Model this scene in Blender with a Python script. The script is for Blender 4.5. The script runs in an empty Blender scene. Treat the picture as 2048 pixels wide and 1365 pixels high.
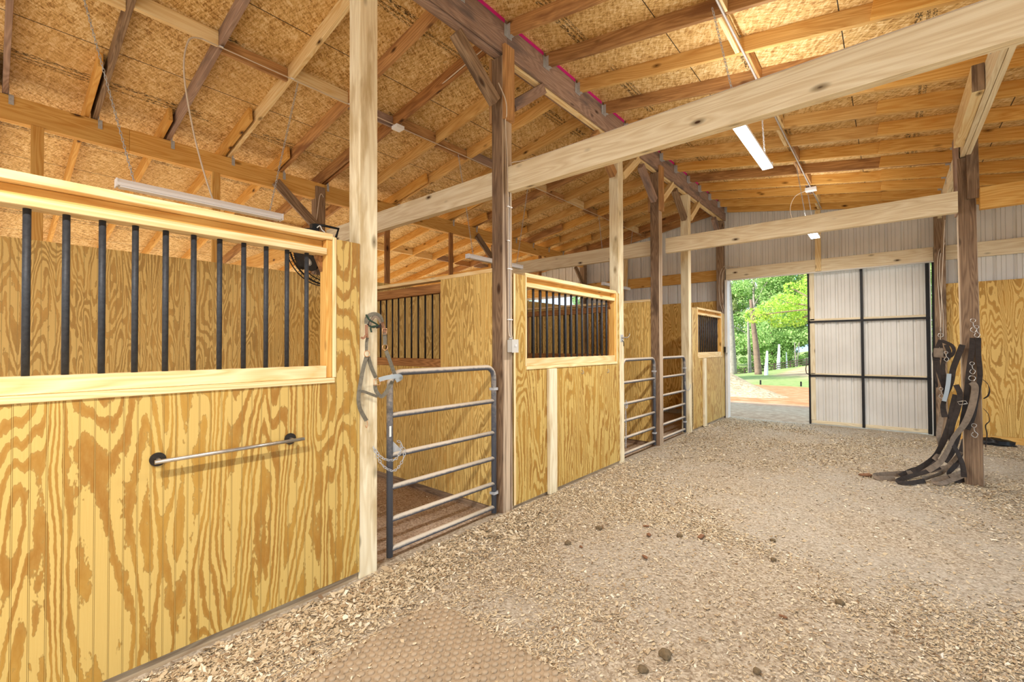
import bpy, bmesh, math, random
import numpy as np
from mathutils import Vector, Matrix

random.seed(7)
SC = bpy.context.scene
COL = SC.collection
PI = math.pi

# ------------------------------------------------------------------ camera
_yaw, _pit, _rol = math.radians(40.33), math.radians(0.714), math.radians(-0.16)
FW = Vector((-math.sin(_yaw) * math.cos(_pit), math.cos(_yaw) * math.cos(_pit), math.sin(_pit)))
_r0 = Vector((math.cos(_yaw), math.sin(_yaw), 0))
_u0 = _r0.cross(FW)
RT = math.cos(_rol) * _r0 + math.sin(_rol) * _u0
UP = -math.sin(_rol) * _r0 + math.cos(_rol) * _u0
CAM = Vector((2.80, 0.0, 1.60))
cd = bpy.data.cameras.new('camera')
cd.sensor_width = 36.0
cd.lens = 889.7 / 2048 * 36.0
cd.clip_start = 0.05
cd.clip_end = 600
cam = bpy.data.objects.new('camera', cd)
COL.objects.link(cam)
cam.matrix_world = Matrix(((RT.x, UP.x, -FW.x, CAM.x), (RT.y, UP.y, -FW.y, CAM.y), (RT.z, UP.z, -FW.z, CAM.z), (0, 0, 0, 1)))
SC.camera = cam

def pt(ax, val, u, v):
    """point of the photograph (2048x1365) on a real plane of the barn, used once to measure where things hang"""
    d = (u - 1024) / 889.7 * RT - (v - 682.5) / 889.7 * UP + FW
    t = (val - CAM[ax]) / d[ax]
    return CAM + t * d

# ------------------------------------------------------------------ world, sun, lamps, exposure
SC.view_settings.view_transform = 'Standard'
SC.view_settings.look = 'None'
SC.view_settings.gamma = 1.0
SC.view_settings.use_curve_mapping = False
SC.view_settings.exposure = 0.74

w = bpy.data.worlds.new('sky')
SC.world = w
w.use_nodes = True
nt = w.node_tree
nt.nodes.clear()
wo = nt.nodes.new('ShaderNodeOutputWorld')
bg = nt.nodes.new('ShaderNodeBackground')
tc = nt.nodes.new('ShaderNodeTexCoord')
no = nt.nodes.new('ShaderNodeTexNoise')
no.inputs['Scale'].default_value = 3.0
no.inputs['Detail'].default_value = 6.0
rp = nt.nodes.new('ShaderNodeValToRGB')
rp.color_ramp.elements[0].position = 0.38
rp.color_ramp.elements[0].color = (0.26, 0.50, 0.70, 1)
rp.color_ramp.elements[1].position = 0.62
rp.color_ramp.elements[1].color = (0.80, 0.86, 0.92, 1)
nt.links.new(tc.outputs['Generated'], no.inputs['Vector'])
nt.links.new(no.outputs['Fac'], rp.inputs['Fac'])
nt.links.new(rp.outputs['Color'], bg.inputs['Color'])
nt.links.new(bg.outputs['Background'], wo.inputs['Surface'])
bg.inputs['Strength'].default_value = 1.5

sd = bpy.data.lights.new('sun', 'SUN')
sd.energy = 6.8
sd.angle = math.radians(3)
sd.color = (1.0, 0.95, 0.87)
sun = bpy.data.objects.new('sun', sd)
COL.objects.link(sun)
sun.rotation_euler = Vector((-0.62, -0.60, 0.50)).to_track_quat('Z', 'Y').to_euler()   # afternoon sun: falls through the open end behind the camera and under the left eave
sun.location = (-20, 5, 30)

LAMPS = [  # centre x, y, z of each hanging strip lamp that is switched on, watts
    (1.75, -0.55, 3.35, 72.0),
    (1.85, 4.62, 3.45, 62.0),
    (1.85, 8.55, 3.45, 40.0),
    (1.85, -3.3, 3.43, 60.0),  # unseen lamp added behind the camera for overall brightness
]

# ------------------------------------------------------------------ node helpers
def srgb(r, g, b):
    f = lambda c: (c / 255 / 12.92) if c / 255 <= 0.04045 else ((c / 255 + 0.055) / 1.055) ** 2.4
    return (f(r), f(g), f(b), 1.0)

class NT:
    def __init__(s, name, rough=0.6, spec=0.25):
        s.m = bpy.data.materials.new(name)
        s.m.use_nodes = True
        s.t = s.m.node_tree
        s.t.nodes.clear()
        s.out = s.t.nodes.new('ShaderNodeOutputMaterial')
        s.b = s.t.nodes.new('ShaderNodeBsdfPrincipled')
        s.b.inputs['Roughness'].default_value = rough
        s.b.inputs['Specular IOR Level'].default_value = spec
        s.t.links.new(s.b.outputs[0], s.out.inputs['Surface'])
    def put(s, sock, v):
        if isinstance(v, bpy.types.NodeSocket):
            s.t.links.new(v, sock)
        elif v is not None:
            sock.default_value = v
    def node(s, t, **k):
        n = s.t.nodes.new(t)
        for a, b in k.items():
            setattr(n, a, b)
        return n
    def obj(s):
        return s.node('ShaderNodeTexCoord').outputs['Object']
    def geo(s):
        return s.node('ShaderNodeNewGeometry').outputs['Position']
    def rnd(s):
        return s.node('ShaderNodeObjectInfo').outputs['Random']
    def M(s, op, a, b=None, c=None):
        n = s.node('ShaderNodeMath', operation=op)
        s.put(n.inputs[0], a); s.put(n.inputs[1], b)
        if c is not None: s.put(n.inputs[2], c)
        return n.outputs[0]
    def V(s, op, a, b=None):
        n = s.node('ShaderNodeVectorMath', operation=op)
        s.put(n.inputs[0], a)
        if b is not None:
            if op == 'SCALE': s.put(n.inputs['Scale'], b)
            else: s.put(n.inputs[1], b)
        return n.outputs[0]
    def sep(s, v):
        n = s.node('ShaderNodeSeparateXYZ'); s.put(n.inputs[0], v)
        return n.outputs
    def comb(s, x, y, z):
        n = s.node('ShaderNodeCombineXYZ')
        for i, a in enumerate((x, y, z)): s.put(n.inputs[i], a)
        return n.outputs[0]
    def noise(s, v, scale=1, detail=2, rough=0.5, dist=0.0, col=False):
        n = s.node('ShaderNodeTexNoise')
        s.put(n.inputs['Vector'], v); s.put(n.inputs['Scale'], scale); s.put(n.inputs['Detail'], detail)
        s.put(n.inputs['Roughness'], rough); s.put(n.inputs['Distortion'], dist)
        return n.outputs['Color' if col else 'Fac']
    def vor(s, v, scale=1, feat='F1', out='Distance', rand=1.0):
        n = s.node('ShaderNodeTexVoronoi', feature=feat)
        s.put(n.inputs['Vector'], v); s.put(n.inputs['Scale'], scale); s.put(n.inputs['Randomness'], rand)
        return n.outputs[out]
    def ramp(s, f, stops, interp='LINEAR'):
        n = s.node('ShaderNodeValToRGB')
        s.put(n.inputs['Fac'], f)
        n.color_ramp.interpolation = interp
        e = n.color_ramp.elements
        while len(e) < len(stops): e.new(0.5)
        for i, (p, c) in enumerate(stops):
            e[i].position = p
            e[i].color = c if isinstance(c, tuple) else (c, c, c, 1)
        return n.outputs['Color']
    def mix(s, f, a, b, mode='MIX'):
        n = s.node('ShaderNodeMix', data_type='RGBA', blend_type=mode)
        s.put(n.inputs['Factor'], f); s.put(n.inputs['A'], a); s.put(n.inputs['B'], b)
        return [o for o in n.outputs if o.type == 'RGBA'][0]
    def bump(s, h, strength=0.3, dist=0.01):
        n = s.node('ShaderNodeBump')
        s.put(n.inputs['Height'], h); n.inputs['Strength'].default_value = strength; n.inputs['Distance'].default_value = dist
        s.t.links.new(n.outputs[0], s.b.inputs['Normal'])
    def col(s, c):
        s.put(s.b.inputs['Base Color'], c)
        return s.m
    # smooth step mask
    def step(s, v, a, b):
        n = s.node('ShaderNodeMapRange', interpolation_type='SMOOTHSTEP')
        s.put(n.inputs['Value'], v); s.put(n.inputs['From Min'], a); s.put(n.inputs['From Max'], b)
        return n.outputs[0]
_mixfix = NT.mix
def _mix(s, f, a, b, mode='MIX'):
    n = s.t.nodes.new('ShaderNodeMix'); n.data_type = 'RGBA'; n.blend_type = mode
    fs = [i for i in n.inputs if i.enabled and i.name == 'Factor'][0]
    A = [i for i in n.inputs if i.enabled and i.name == 'A'][0]
    B = [i for i in n.inputs if i.enabled and i.name == 'B'][0]
    s.put(fs, f); s.put(A, a); s.put(B, b)
    return [o for o in n.outputs if o.enabled][0]
NT.mix = _mix

def lumber(name, light, dark, vary=0.12, grain=1.0, rough=0.7, dirt=None, knots=True, pale=None):
    """sawn board, long axis = local X"""
    n = NT(name, rough)
    o = n.obj(); r = n.rnd()
    x, y, z = n.sep(o)
    off = n.M('MULTIPLY', r, 37.0)
    v = n.comb(n.M('ADD', n.M('MULTIPLY', x, 0.55), off), n.M('ADD', n.M('MULTIPLY', y, 7.0), off), n.M('MULTIPLY', z, 7.0))
    a = n.noise(v, 1.0, 2, 0.5, 0.4)
    rings = n.M('PINGPONG', n.M('MULTIPLY', a, 26.0 * grain), 1.0)
    fib = n.noise(n.comb(n.M('ADD', n.M('MULTIPLY', x, 3.0), off), n.M('MULTIPLY', y, 160.0), n.M('MULTIPLY', z, 160.0)), 1.0, 2, 0.6)
    f = n.M('ADD', n.M('MULTIPLY', rings, 0.55), n.M('MULTIPLY', fib, 0.55))
    c = n.ramp(f, [(0.18, light), (0.95, dark)])
    big = n.noise(n.V('ADD', o, n.comb(off, 0.0, 0.0)), 1.3, 3)
    c = n.mix(n.M('MULTIPLY', n.step(big, 0.45, 0.75), 0.35), c, dark)
    if knots:
        kv = n.comb(n.M('ADD', n.M('MULTIPLY', x, 2.2), off), n.M('ADD', n.M('MULTIPLY', y, 5.0), off), n.M('MULTIPLY', z, 5.0))
        kd = n.vor(kv, 1.0, 'F1', 'Distance', 0.9)
        c = n.mix(n.step(kd, 0.16, 0.06), c, tuple(list(dark[i] * 0.5 for i in range(3)) + [1]))
        c = n.mix(n.step(kd, 0.07, 0.045), c, (0.07, 0.03, 0.012, 1))
    if dirt is not None:
        d = n.noise(n.comb(n.M('ADD', x, off), n.M('MULTIPLY', y, 5.0), n.M('MULTIPLY', z, 5.0)), 1.6, 4, 0.6)
        c = n.mix(n.step(d, 0.48, 0.72), c, dirt)
    if pale is not None:   # side light painted into the two faces across local Z, paler than the others
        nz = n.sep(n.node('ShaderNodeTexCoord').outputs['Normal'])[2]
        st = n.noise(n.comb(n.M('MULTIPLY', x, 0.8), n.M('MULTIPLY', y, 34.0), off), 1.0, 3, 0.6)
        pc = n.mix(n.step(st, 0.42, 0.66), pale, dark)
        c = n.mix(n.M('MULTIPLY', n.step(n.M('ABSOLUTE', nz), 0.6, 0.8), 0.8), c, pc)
    hv = n.node('ShaderNodeHueSaturation')
    n.put(hv.inputs['Color'], c)
    n.put(hv.inputs['Value'], n.M('ADD', 1.0 - vary, n.M('MULTIPLY', r, 2 * vary)))
    n.bump(f, 0.12, 0.004)
    return n.col(hv.outputs[0])

def plywood(name, light, dark, groove=0.0508, grooves=True, scale=1.0, deep=None):
    """grooved sheet standing upright; grain runs up; h = x + y because every sheet lies along one of them"""
    n = NT(name, 0.5, 0.3)
    o = n.obj(); r = n.rnd()
    x, y, z = n.sep(o)
    h = n.M('ADD', x, y)
    off = n.M('MULTIPLY', r, 53.0)
    # each 1.22 m sheet gets its own veneer
    sheet = n.M('FLOOR', n.M('DIVIDE', n.M('ADD', h, 0.35), 1.22))
    off = n.M('ADD', off, n.M('MULTIPLY', sheet, 7.3))
    jag = n.noise(n.comb(n.M('MULTIPLY', h, 26.0), n.M('MULTIPLY', z, 9.0), off), 1.0, 3, 0.65)
    v = n.comb(n.M('ADD', n.M('MULTIPLY', h, 3.6 * scale), off), n.M('ADD', n.M('MULTIPLY', z, 0.52 * scale), off), off)
    a = n.noise(v, 1.0, 1.5, 0.45, 0.5)
    a2 = n.M('ADD', a, n.M('MULTIPLY', n.M('SUBTRACT', jag, 0.5), 0.05))
    wv = n.M('PINGPONG', n.M('MULTIPLY', a2, 38.0), 1.0)
    fib = n.noise(n.comb(n.M('MULTIPLY', h, 260.0), n.M('MULTIPLY', z, 6.0), off), 1.0, 2, 0.6)
    band = n.step(wv, 0.50, 0.60)
    tint = n.noise(n.comb(n.M('MULTIPLY', h, 3.0), n.M('MULTIPLY', z, 1.5), off), 1.0, 3, 0.6)
    dk = n.mix(n.step(tint, 0.35, 0.65), dark, deep or tuple(list(dark[i] * 0.72 for i in range(3)) + [1]))
    lt = n.mix(n.M('MULTIPLY', fib, 0.35), light, dark)
    c = n.mix(n.M('MULTIPLY', band, n.M('ADD', 0.55, n.M('MULTIPLY', wv, 0.4))), lt, dk)
    edge = n.M('MULTIPLY', n.step(wv, 0.47, 0.53), n.step(wv, 0.62, 0.55))
    c = n.mix(n.M('MULTIPLY', edge, 0.45), c, tuple(list(dark[i] * 0.45 for i in range(3)) + [1]))
    # small spindle flecks
    if grooves:
        m = n.M('ABSOLUTE', n.M('SUBTRACT', n.M('FRACT', n.M('DIVIDE', h, groove)), 0.5))
        g = n.M('MAXIMUM', n.step(n.M('ABSOLUTE', n.M('SUBTRACT', m, 0.045)), 0.022, 0.008), 0.0)
        c = n.mix(n.M('MULTIPLY', n.step(n.M('ABSOLUTE', m), 0.03, 0.01), 0.5), c, light)
        c = n.mix(n.M('MULTIPLY', g, 0.85), c, tuple(list(dark[i] * 0.35 for i in range(3)) + [1]))
        hgt = n.M('SUBTRACT', n.M('MULTIPLY', fib, 0.1), g)
        n.bump(hgt, 0.5, 0.003)
    return n.col(c)

def plain(name, c, rough=0.6, metal=0.0, noise=0.0, scale=20, spec=0.3):
    n = NT(name, rough, spec)
    n.b.inputs['Metallic'].default_value = metal
    if noise:
        f = n.noise(n.obj(), scale, 4, 0.6)
        cc = n.mix(n.M('MULTIPLY', n.step(f, 0.35, 0.7), noise), c, tuple(list(c[i] * 0.4 for i in range(3)) + [1]))
        return n.col(cc)
    return n.col(c)

MAT = {}
MAT['pine'] = lumber('fresh_pine', srgb(246, 226, 180), srgb(222, 184, 122), 0.06, 1.0)
MAT['beam'] = lumber('pale_treated_pine', srgb(248, 236, 206), srgb(222, 200, 160), 0.03, 0.8)
MAT['post'] = lumber('pale_post_pine', srgb(246, 236, 206), srgb(220, 202, 164), 0.03, 0.8, dirt=srgb(196, 174, 132))
MAT['amber'] = lumber('amber_pine', srgb(234, 190, 112), srgb(206, 146, 66), 0.08, 1.0)
MAT['rafter'] = lumber('rafter_pine', srgb(206, 160, 106), srgb(156, 112, 70), 0.14, 0.9, dirt=srgb(140, 98, 64))
MAT['golden'] = lumber('golden_pine', srgb(228, 190, 124), srgb(194, 144, 78), 0.12, 1.0)
MAT['old'] = lumber('weathered_brown_timber', srgb(172, 146, 118), srgb(112, 88, 68), 0.08, 1.4, dirt=srgb(98, 78, 62))
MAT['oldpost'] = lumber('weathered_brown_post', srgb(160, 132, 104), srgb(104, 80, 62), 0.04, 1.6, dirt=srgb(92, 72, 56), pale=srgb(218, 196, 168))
MAT['ridge'] = lumber('grey_brown_ridge_timber', srgb(184, 156, 138), srgb(140, 114, 100), 0.05, 1.4, dirt=srgb(116, 102, 98))
MAT['darkwood'] = lumber('dark_stained_board', srgb(190, 138, 84), srgb(130, 86, 50), 0.08, 1.0)
MAT['ply'] = plywood('grooved_plywood', srgb(211, 181, 108), srgb(180, 136, 56), deep=srgb(156, 108, 40))
MAT['plyin'] = plywood('grooved_plywood_inside', srgb(238, 206, 128), srgb(212, 166, 88), scale=1.7)
MAT['plyend'] = plywood('plain_plywood', srgb(234, 196, 116), srgb(200, 146, 62), grooves=False, scale=1.5)

def osb():
    n = NT('oriented_strand_board', 0.65, 0.25)
    o = n.obj(); x, y, z = n.sep(o)
    wob = n.V('SUBTRACT', n.noise(o, 7.0, 2, 0.5, 0, True), (0.5, 0.5, 0.5))
    def chips(ang, sc, st):
        ca, sa = math.cos(ang), math.sin(ang)
        a = n.M('ADD', n.M('MULTIPLY', x, ca), n.M('MULTIPLY', y, sa))
        b = n.M('SUBTRACT', n.M('MULTIPLY', y, ca), n.M('MULTIPLY', x, sa))
        v = n.V('ADD', n.comb(n.M('MULTIPLY', a, sc * st), n.M('MULTIPLY', b, sc), 0.0), n.V('SCALE', wob, 0.9))
        return n.sep(n.vor(v, 1.0, 'F1', 'Color'))[0]
    c1 = chips(0.5, 14, 5.0); c2 = chips(1.9, 17, 5.4); c3 = chips(1.2, 34, 5.0)
    f = n.M('ADD', n.M('MULTIPLY', c1, 0.35), n.M('ADD', n.M('MULTIPLY', c2, 0.35), n.M('MULTIPLY', c3, 0.3)))
    f = n.M('ADD', f, n.M('MULTIPLY', n.M('SUBTRACT', n.noise(o, 90, 3), 0.5), 0.25))
    c = n.ramp(f, [(0.12, srgb(150, 106, 56)), (0.40, srgb(212, 172, 108)), (0.60, srgb(232, 198, 136)), (0.85, srgb(250, 228, 182))])
    big = n.noise(o, 0.9, 3)
    c = n.mix(n.M('MULTIPLY', n.step(big, 0.4, 0.75), 0.4), c, srgb(196, 154, 92))
    fl = n.vor(n.comb(n.M('MULTIPLY', x, 40.0), n.M('MULTIPLY', y, 13.0), 0.0), 1.0, 'F1', 'Distance')
    fm = n.M('MULTIPLY', n.step(fl, 0.2, 0.1), n.step(n.noise(o, 12, 2), 0.55, 0.65))
    c = n.mix(n.M('MULTIPLY', fm, 0.8), c, srgb(120, 72, 34))
    # panel joints every 1.27 m down the slope, measured from the ridge
    d = n.M('ABSOLUTE', n.M('ADD', x, 0.07))
    q = n.M('FRACT', n.M('DIVIDE', d, 1.29))
    seam = n.M('ADD', n.step(q, 0.0045, 0.002), n.step(q, 0.9955, 0.998))
    c = n.mix(seam, c, (0.03, 0.022, 0.015, 1))
    # ink stamps: broken lines of mill print along each sheet
    def ink(c0, wd, fx, fy, lo):
        m = n.step(n.M('ABSOLUTE', n.M('SUBTRACT', q, c0)), wd, wd * 0.8)
        t = n.noise(n.comb(n.M('MULTIPLY', x, fx), n.M('MULTIPLY', y, fy), 3.0), 1.0, 3, 0.75)
        g = n.step(n.noise(n.comb(0.0, n.M('MULTIPLY', y, 1.3), c0 * 9.0), 1.0, 1), 0.40, 0.43)
        return n.M('MULTIPLY', n.M('MULTIPLY', m, n.step(t, lo, lo + 0.03)), g)
    k = n.M('MAXIMUM', ink(0.385, 0.020, 70, 22, 0.49), n.M('MAXIMUM', ink(0.43, 0.010, 160, 50, 0.47), ink(0.46, 0.012, 120, 40, 0.50)))
    c = n.mix(n.M('MULTIPLY', k, 0.85), c, (0.02, 0.012, 0.01, 1))
    n.bump(f, 0.25, 0.004)
    return n.col(c)
MAT['osb'] = osb()

def metal_sheet():
    n = NT('pale_painted_steel_siding', 0.42, 0.4)
    f = n.noise(n.geo(), 1.2, 3)
    c = n.mix(n.step(f, 0.3, 0.75), srgb(234, 231, 224), srgb(216, 211, 203))
    return n.col(c)
MAT['siding'] = metal_sheet()
MAT['bar'] = plain('dusty_black_steel', srgb(66, 68, 72), 0.55, 0.35, 0.5, 60)
MAT['barthin'] = plain('black_steel', srgb(34, 34, 36), 0.5, 0.3)
def gate_mat():
    n = NT('dusty_grey_painted_pipe', 0.45, 0.4)
    nz = n.sep(n.node('ShaderNodeNewGeometry').outputs['Normal'])[2]
    f = n.noise(n.geo(), 30, 4, 0.7)
    dust = n.step(n.M('ADD', nz, n.M('MULTIPLY', n.M('SUBTRACT', f, 0.5), 0.8)), -0.35, 0.5)   # dust lies on the upper side of the pipes
    return n.col(n.mix(dust, srgb(84, 88, 98), srgb(206, 192, 172)))
MAT['gate'] = gate_mat()
MAT['galv'] = plain('galvanised_steel', srgb(196, 198, 200), 0.45, 0.25, 0.3, 40)
MAT['steelblack'] = plain('black_angle_steel', srgb(44, 42, 42), 0.45, 0.3, 0.4, 30)
MAT['chrome'] = plain('brushed_nickel', srgb(190, 184, 176), 0.3, 0.8, 0.3, 40)
MAT['darkmetal'] = plain('dark_bronze', srgb(60, 54, 48), 0.45, 0.6, 0.3, 60)
MAT['white'] = plain('white_enamel', srgb(246, 246, 248), 0.4)
MAT['cable'] = plain('cream_cable', srgb(214, 198, 178), 0.55)
MAT['conduit'] = plain('grey_conduit', srgb(190, 184, 180), 0.45, 0.2)
MAT['plasticblack'] = plain('black_plastic', srgb(22, 22, 24), 0.4)
MAT['pink'] = plain('pink_foam_strip', srgb(214, 40, 140), 0.6)
MAT['web'] = plain('black_webbing', srgb(58, 50, 46), 0.85, 0, 0.5, 25)
MAT['webtan'] = plain('dusty_webbing', srgb(134, 118, 102), 0.85, 0, 0.5, 25)
MAT['webgrey'] = plain('grey_green_halter_webbing', srgb(122, 116, 102), 0.85, 0, 0.5, 60)
MAT['leather'] = plain('pink_brown_leather', srgb(160, 116, 88), 0.6, 0, 0.3, 60)
MAT['green'] = plain('dark_green_cord', srgb(40, 62, 50), 0.7)
MAT['rose'] = plain('rose_brass', srgb(216, 170, 130), 0.35, 0.7)
MAT['blue'] = plain('pale_blue_strap', srgb(166, 176, 182), 0.7)
MAT['boxgrey'] = plain('light_grey_plastic_box', srgb(206, 204, 198), 0.5)
MAT['label'] = plain('white_paper_label', srgb(240, 240, 236), 0.7)
MAT['ink'] = plain('black_ink', srgb(24, 24, 24), 0.7)
MAT['kick'] = lumber('dusty_grey_skirt_board', srgb(196, 176, 146), srgb(150, 126, 98), 0.08, 1.0)
def emis(name, c, s):
    m = bpy.data.materials.new(name); m.use_nodes = True
    t = m.node_tree; t.nodes.clear()
    o = t.nodes.new('ShaderNodeOutputMaterial'); e = t.nodes.new('ShaderNodeEmission')
    e.inputs[0].default_value = c; e.inputs[1].default_value = s
    t.links.new(e.outputs[0], o.inputs[0])
    return m
MAT['glow'] = emis('lit_diffuser', (1, 0.99, 0.96, 1), 9.0)

# ------------------------------------------------------------------ object helpers
def setp(o, label=None, cat=None, group=None, kind=None):
    if label: o['label'] = label
    if cat: o['category'] = cat
    if group: o['group'] = group
    if kind: o['kind'] = kind
    return o

def link(name, me, mat, parent=None, mw=None, smooth=False):
    o = bpy.data.objects.new(name, me)
    COL.objects.link(o)
    if mat is not None and not me.materials:
        me.materials.append(mat)
    if smooth:
        for p in me.polygons: p.use_smooth = True
    if mw is not None: place(o, mw)
    if parent is not None:
        o.parent = parent
        o.matrix_local = parent.matrix_basis.inverted() @ (mw if mw is not None else Matrix.Identity(4))
    return o

def place(o, mw):
    o.matrix_basis = mw

def empty(name, loc, label, cat, group=None):
    o = bpy.data.objects.new(name, None)
    o.empty_display_size = 0.2
    COL.objects.link(o)
    o.matrix_basis = Matrix.Translation(Vector(loc))
    return setp(o, label, cat, group)

def mesh_from_bm(bm, name='mesh'):
    me = bpy.data.meshes.new(name)
    bmesh.ops.recalc_face_normals(bm, faces=bm.faces)
    bm.to_mesh(me); bm.free()
    return me

def mesh_from(verts, faces, name='mesh'):
    me = bpy.data.meshes.new(name)
    me.from_pydata([tuple(v) for v in verts], [], faces)
    me.update()
    return me

def box_bm(bm, c, s, rot=None):
    m = Matrix.Translation(Vector(c)) @ (rot or Matrix.Identity(4)) @ Matrix.Diagonal((s[0], s[1], s[2], 1))
    bmesh.ops.create_cube(bm, size=1.0, matrix=m)

def boxw(bm, x0, x1, y0, y1, z0, z1):
    box_bm(bm, ((x0 + x1) / 2, (y0 + y1) / 2, (z0 + z1) / 2), (abs(x1 - x0), abs(y1 - y0), abs(z1 - z0)))

_bc = {}
def board_mesh(L, w, h, bev=0.003):
    key = (round(L, 3), round(w, 4), round(h, 4), bev)
    if key in _bc: return _bc[key].copy()
    bm = bmesh.new()
    box_bm(bm, (0, 0, 0), (L, w, h))
    if bev:
        bmesh.ops.bevel(bm, geom=bm.edges[:], offset=bev, segments=1, affect='EDGES')
    me = mesh_from_bm(bm)
    _bc[key] = me
    return me.copy()

def board(name, p0, p1, w, h, mat, parent=None, up=(0, 0, 1), bev=0.003):
    """board from p0 to p1 (centre line), w across, h along up"""
    p0 = Vector(p0); p1 = Vector(p1)
    X = (p1 - p0); L = X.length; X.normalize()
    U = Vector(up); Y = U.cross(X).normalized(); Z = X.cross(Y)
    c = (p0 + p1) / 2
    mw = Matrix(((X.x, Y.x, Z.x, c.x), (X.y, Y.y, Z.y, c.y), (X.z, Y.z, Z.z, c.z), (0, 0, 0, 1)))
    return link(name, board_mesh(L, w, h, bev), mat, parent, mw)

def bboard(name, x0, x1, y0, y1, z0, z1, mat, parent=None, axis=None, bev=0.003):
    """axis-aligned board given by its bounds; long axis becomes local X"""
    s = (abs(x1 - x0), abs(y1 - y0), abs(z1 - z0)); c = Vector(((x0 + x1) / 2, (y0 + y1) / 2, (z0 + z1) / 2))
    a = axis if axis is not None else s.index(max(s))
    d = Vector((0, 0, 0)); d[a] = s[a] / 2
    if a == 2: return board(name, c - d, c + d, s[1], s[0], mat, parent, up=(1, 0, 0), bev=bev)
    if a == 0: return board(name, c - d, c + d, s[1], s[2], mat, parent, bev=bev)
    return board(name, c - d, c + d, s[0], s[2], mat, parent, bev=bev)

def tube_mesh(pts, r, seg=10, cyclic=False, caps=True, radii=None):
    pts = [Vector(p) for p in pts]
    n = len(pts); verts = []; faces = []
    prev = None
    for i, p in enumerate(pts):
        if cyclic: t = pts[(i + 1) % n] - pts[i - 1]
        else: t = pts[min(i + 1, n - 1)] - pts[max(i - 1, 0)]
        t.normalize()
        if prev is None:
            a = Vector((0, 0, 1)) if abs(t.z) < 0.9 else Vector((1, 0, 0))
            u = t.cross(a).normalized()
        else:
            u = (prev - t * prev.dot(t))
            u = u.normalized() if u.length > 1e-6 else t.orthogonal().normalized()
        prev = u; v = t.cross(u)
        rr = radii[i] if radii else r
        for k in range(seg):
            a = 2 * PI * k / seg
            verts.append(p + rr * (math.cos(a) * u + math.sin(a) * v))
    m = n if cyclic else n - 1
    for i in range(m):
        for k in range(seg):
            a = i * seg + k; b = i * seg + (k + 1) % seg
            c = ((i + 1) % n) * seg + (k + 1) % seg; d = ((i + 1) % n) * seg + k
            faces.append((a, b, c, d))
    if caps and not cyclic:
        faces.append(tuple(range(seg))[::-1]); faces.append(tuple(range((n - 1) * seg, n * seg)))
    return verts, faces

def tube(name, pts, r, mat, parent=None, seg=10, cyclic=False, radii=None):
    v, f = tube_mesh(pts, r, seg, cyclic, True, radii)
    return link(name, mesh_from(v, f), mat, parent, smooth=True)

def smooth_pts(pts, k=6):
    P = [Vector(p) for p in pts]
    out = []
    for i in range(len(P) - 1):
        p0 = P[max(i - 1, 0)]; p1 = P[i]; p2 = P[i + 1]; p3 = P[min(i + 2, len(P) - 1)]
        for j in range(k):
            t = j / k
            out.append(0.5 * ((2 * p1) + (-p0 + p2) * t + (2 * p0 - 5 * p1 + 4 * p2 - p3) * t * t + (-p0 + 3 * p1 - 3 * p2 + p3) * t ** 3))
    out.append(P[-1])
    return out

def multi(parts):
    V = []; F = []
    for v, f in parts:
        o = len(V); V += list(v); F += [tuple(i + o for i in q) for q in f]
    return V, F

def ribbon_mesh(pts, w, th, nrm, twist=0.0, k=5):
    P = smooth_pts(pts, k)
    n = len(P); V = []; F = []
    for i, p in enumerate(P):
        t = (P[min(i + 1, n - 1)] - P[max(i - 1, 0)]).normalized()
        N = Vector(nrm)
        N = (N - t * N.dot(t)).normalized() if (N - t * N.dot(t)).length > 1e-4 else t.orthogonal().normalized()
        a = twist * math.sin(i / n * 7.0)
        N = Matrix.Rotation(a, 3, t) @ N
        S = t.cross(N)
        for a, b in ((-1, -1), (1, -1), (1, 1), (-1, 1)):
            V.append(p + S * (a * w / 2) + N * (b * th / 2))
    for i in range(n - 1):
        for q in range(4):
            F.append((i * 4 + q, i * 4 + (q + 1) % 4, (i + 1) * 4 + (q + 1) % 4, (i + 1) * 4 + q))
    F.append((3, 2, 1, 0)); F.append(tuple((n - 1) * 4 + i for i in range(4)))
    return V, F

def ribbon(name, pts, w, mat, parent=None, nrm=(1, 0, 0), th=0.004, twist=0.0):
    v, f = ribbon_mesh(pts, w, th, nrm, twist)
    return link(name, mesh_from(v, f), mat, parent)

def chain_mesh(pts, L=0.03, r=0.0022, wd=0.013, seg=5):
    P = smooth_pts(pts, 24)
    parts = []; acc = 0; side = 0; last = P[0]
    dist = [0]
    for i in range(1, len(P)): dist.append(dist[-1] + (P[i] - P[i - 1]).length)
    tot = dist[-1]; nlink = max(2, int(tot / (L * 0.72)))
    def at(s):
        for i in range(1, len(P)):
            if dist[i] >= s:
                q = (s - dist[i - 1]) / max(1e-9, dist[i] - dist[i - 1])
                return P[i - 1].lerp(P[i], q)
        return P[-1]
    for i in range(nlink):
        s = (i + 0.5) / nlink * tot
        c = at(s); t = (at(min(tot, s + 0.005)) - at(max(0, s - 0.005))).normalized()
        a = Vector((0, 0, 1)) if abs(t.z) < 0.8 else Vector((1, 0.3, 0))
        u = t.cross(a).normalized(); v = t.cross(u)
        n_ = (u + v).normalized() if i % 2 else (u - v).normalized()
        ring = []
        for k in range(10):
            g = 2 * PI * k / 10
            ring.append(c + t * (L / 2 * math.cos(g) * (1.0)) + n_ * (wd / 2 * math.sin(g)))
        parts.append(tube_mesh(ring, r, seg, True))
    return multi(parts)

def ring_pts(c, r, n1, n2, k=16):
    c = Vector(c); n1 = Vector(n1).normalized(); n2 = Vector(n2).normalized()
    return [c + r * (math.cos(2 * PI * i / k) * n1 + math.sin(2 * PI * i / k) * n2) for i in range(k)]

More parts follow.
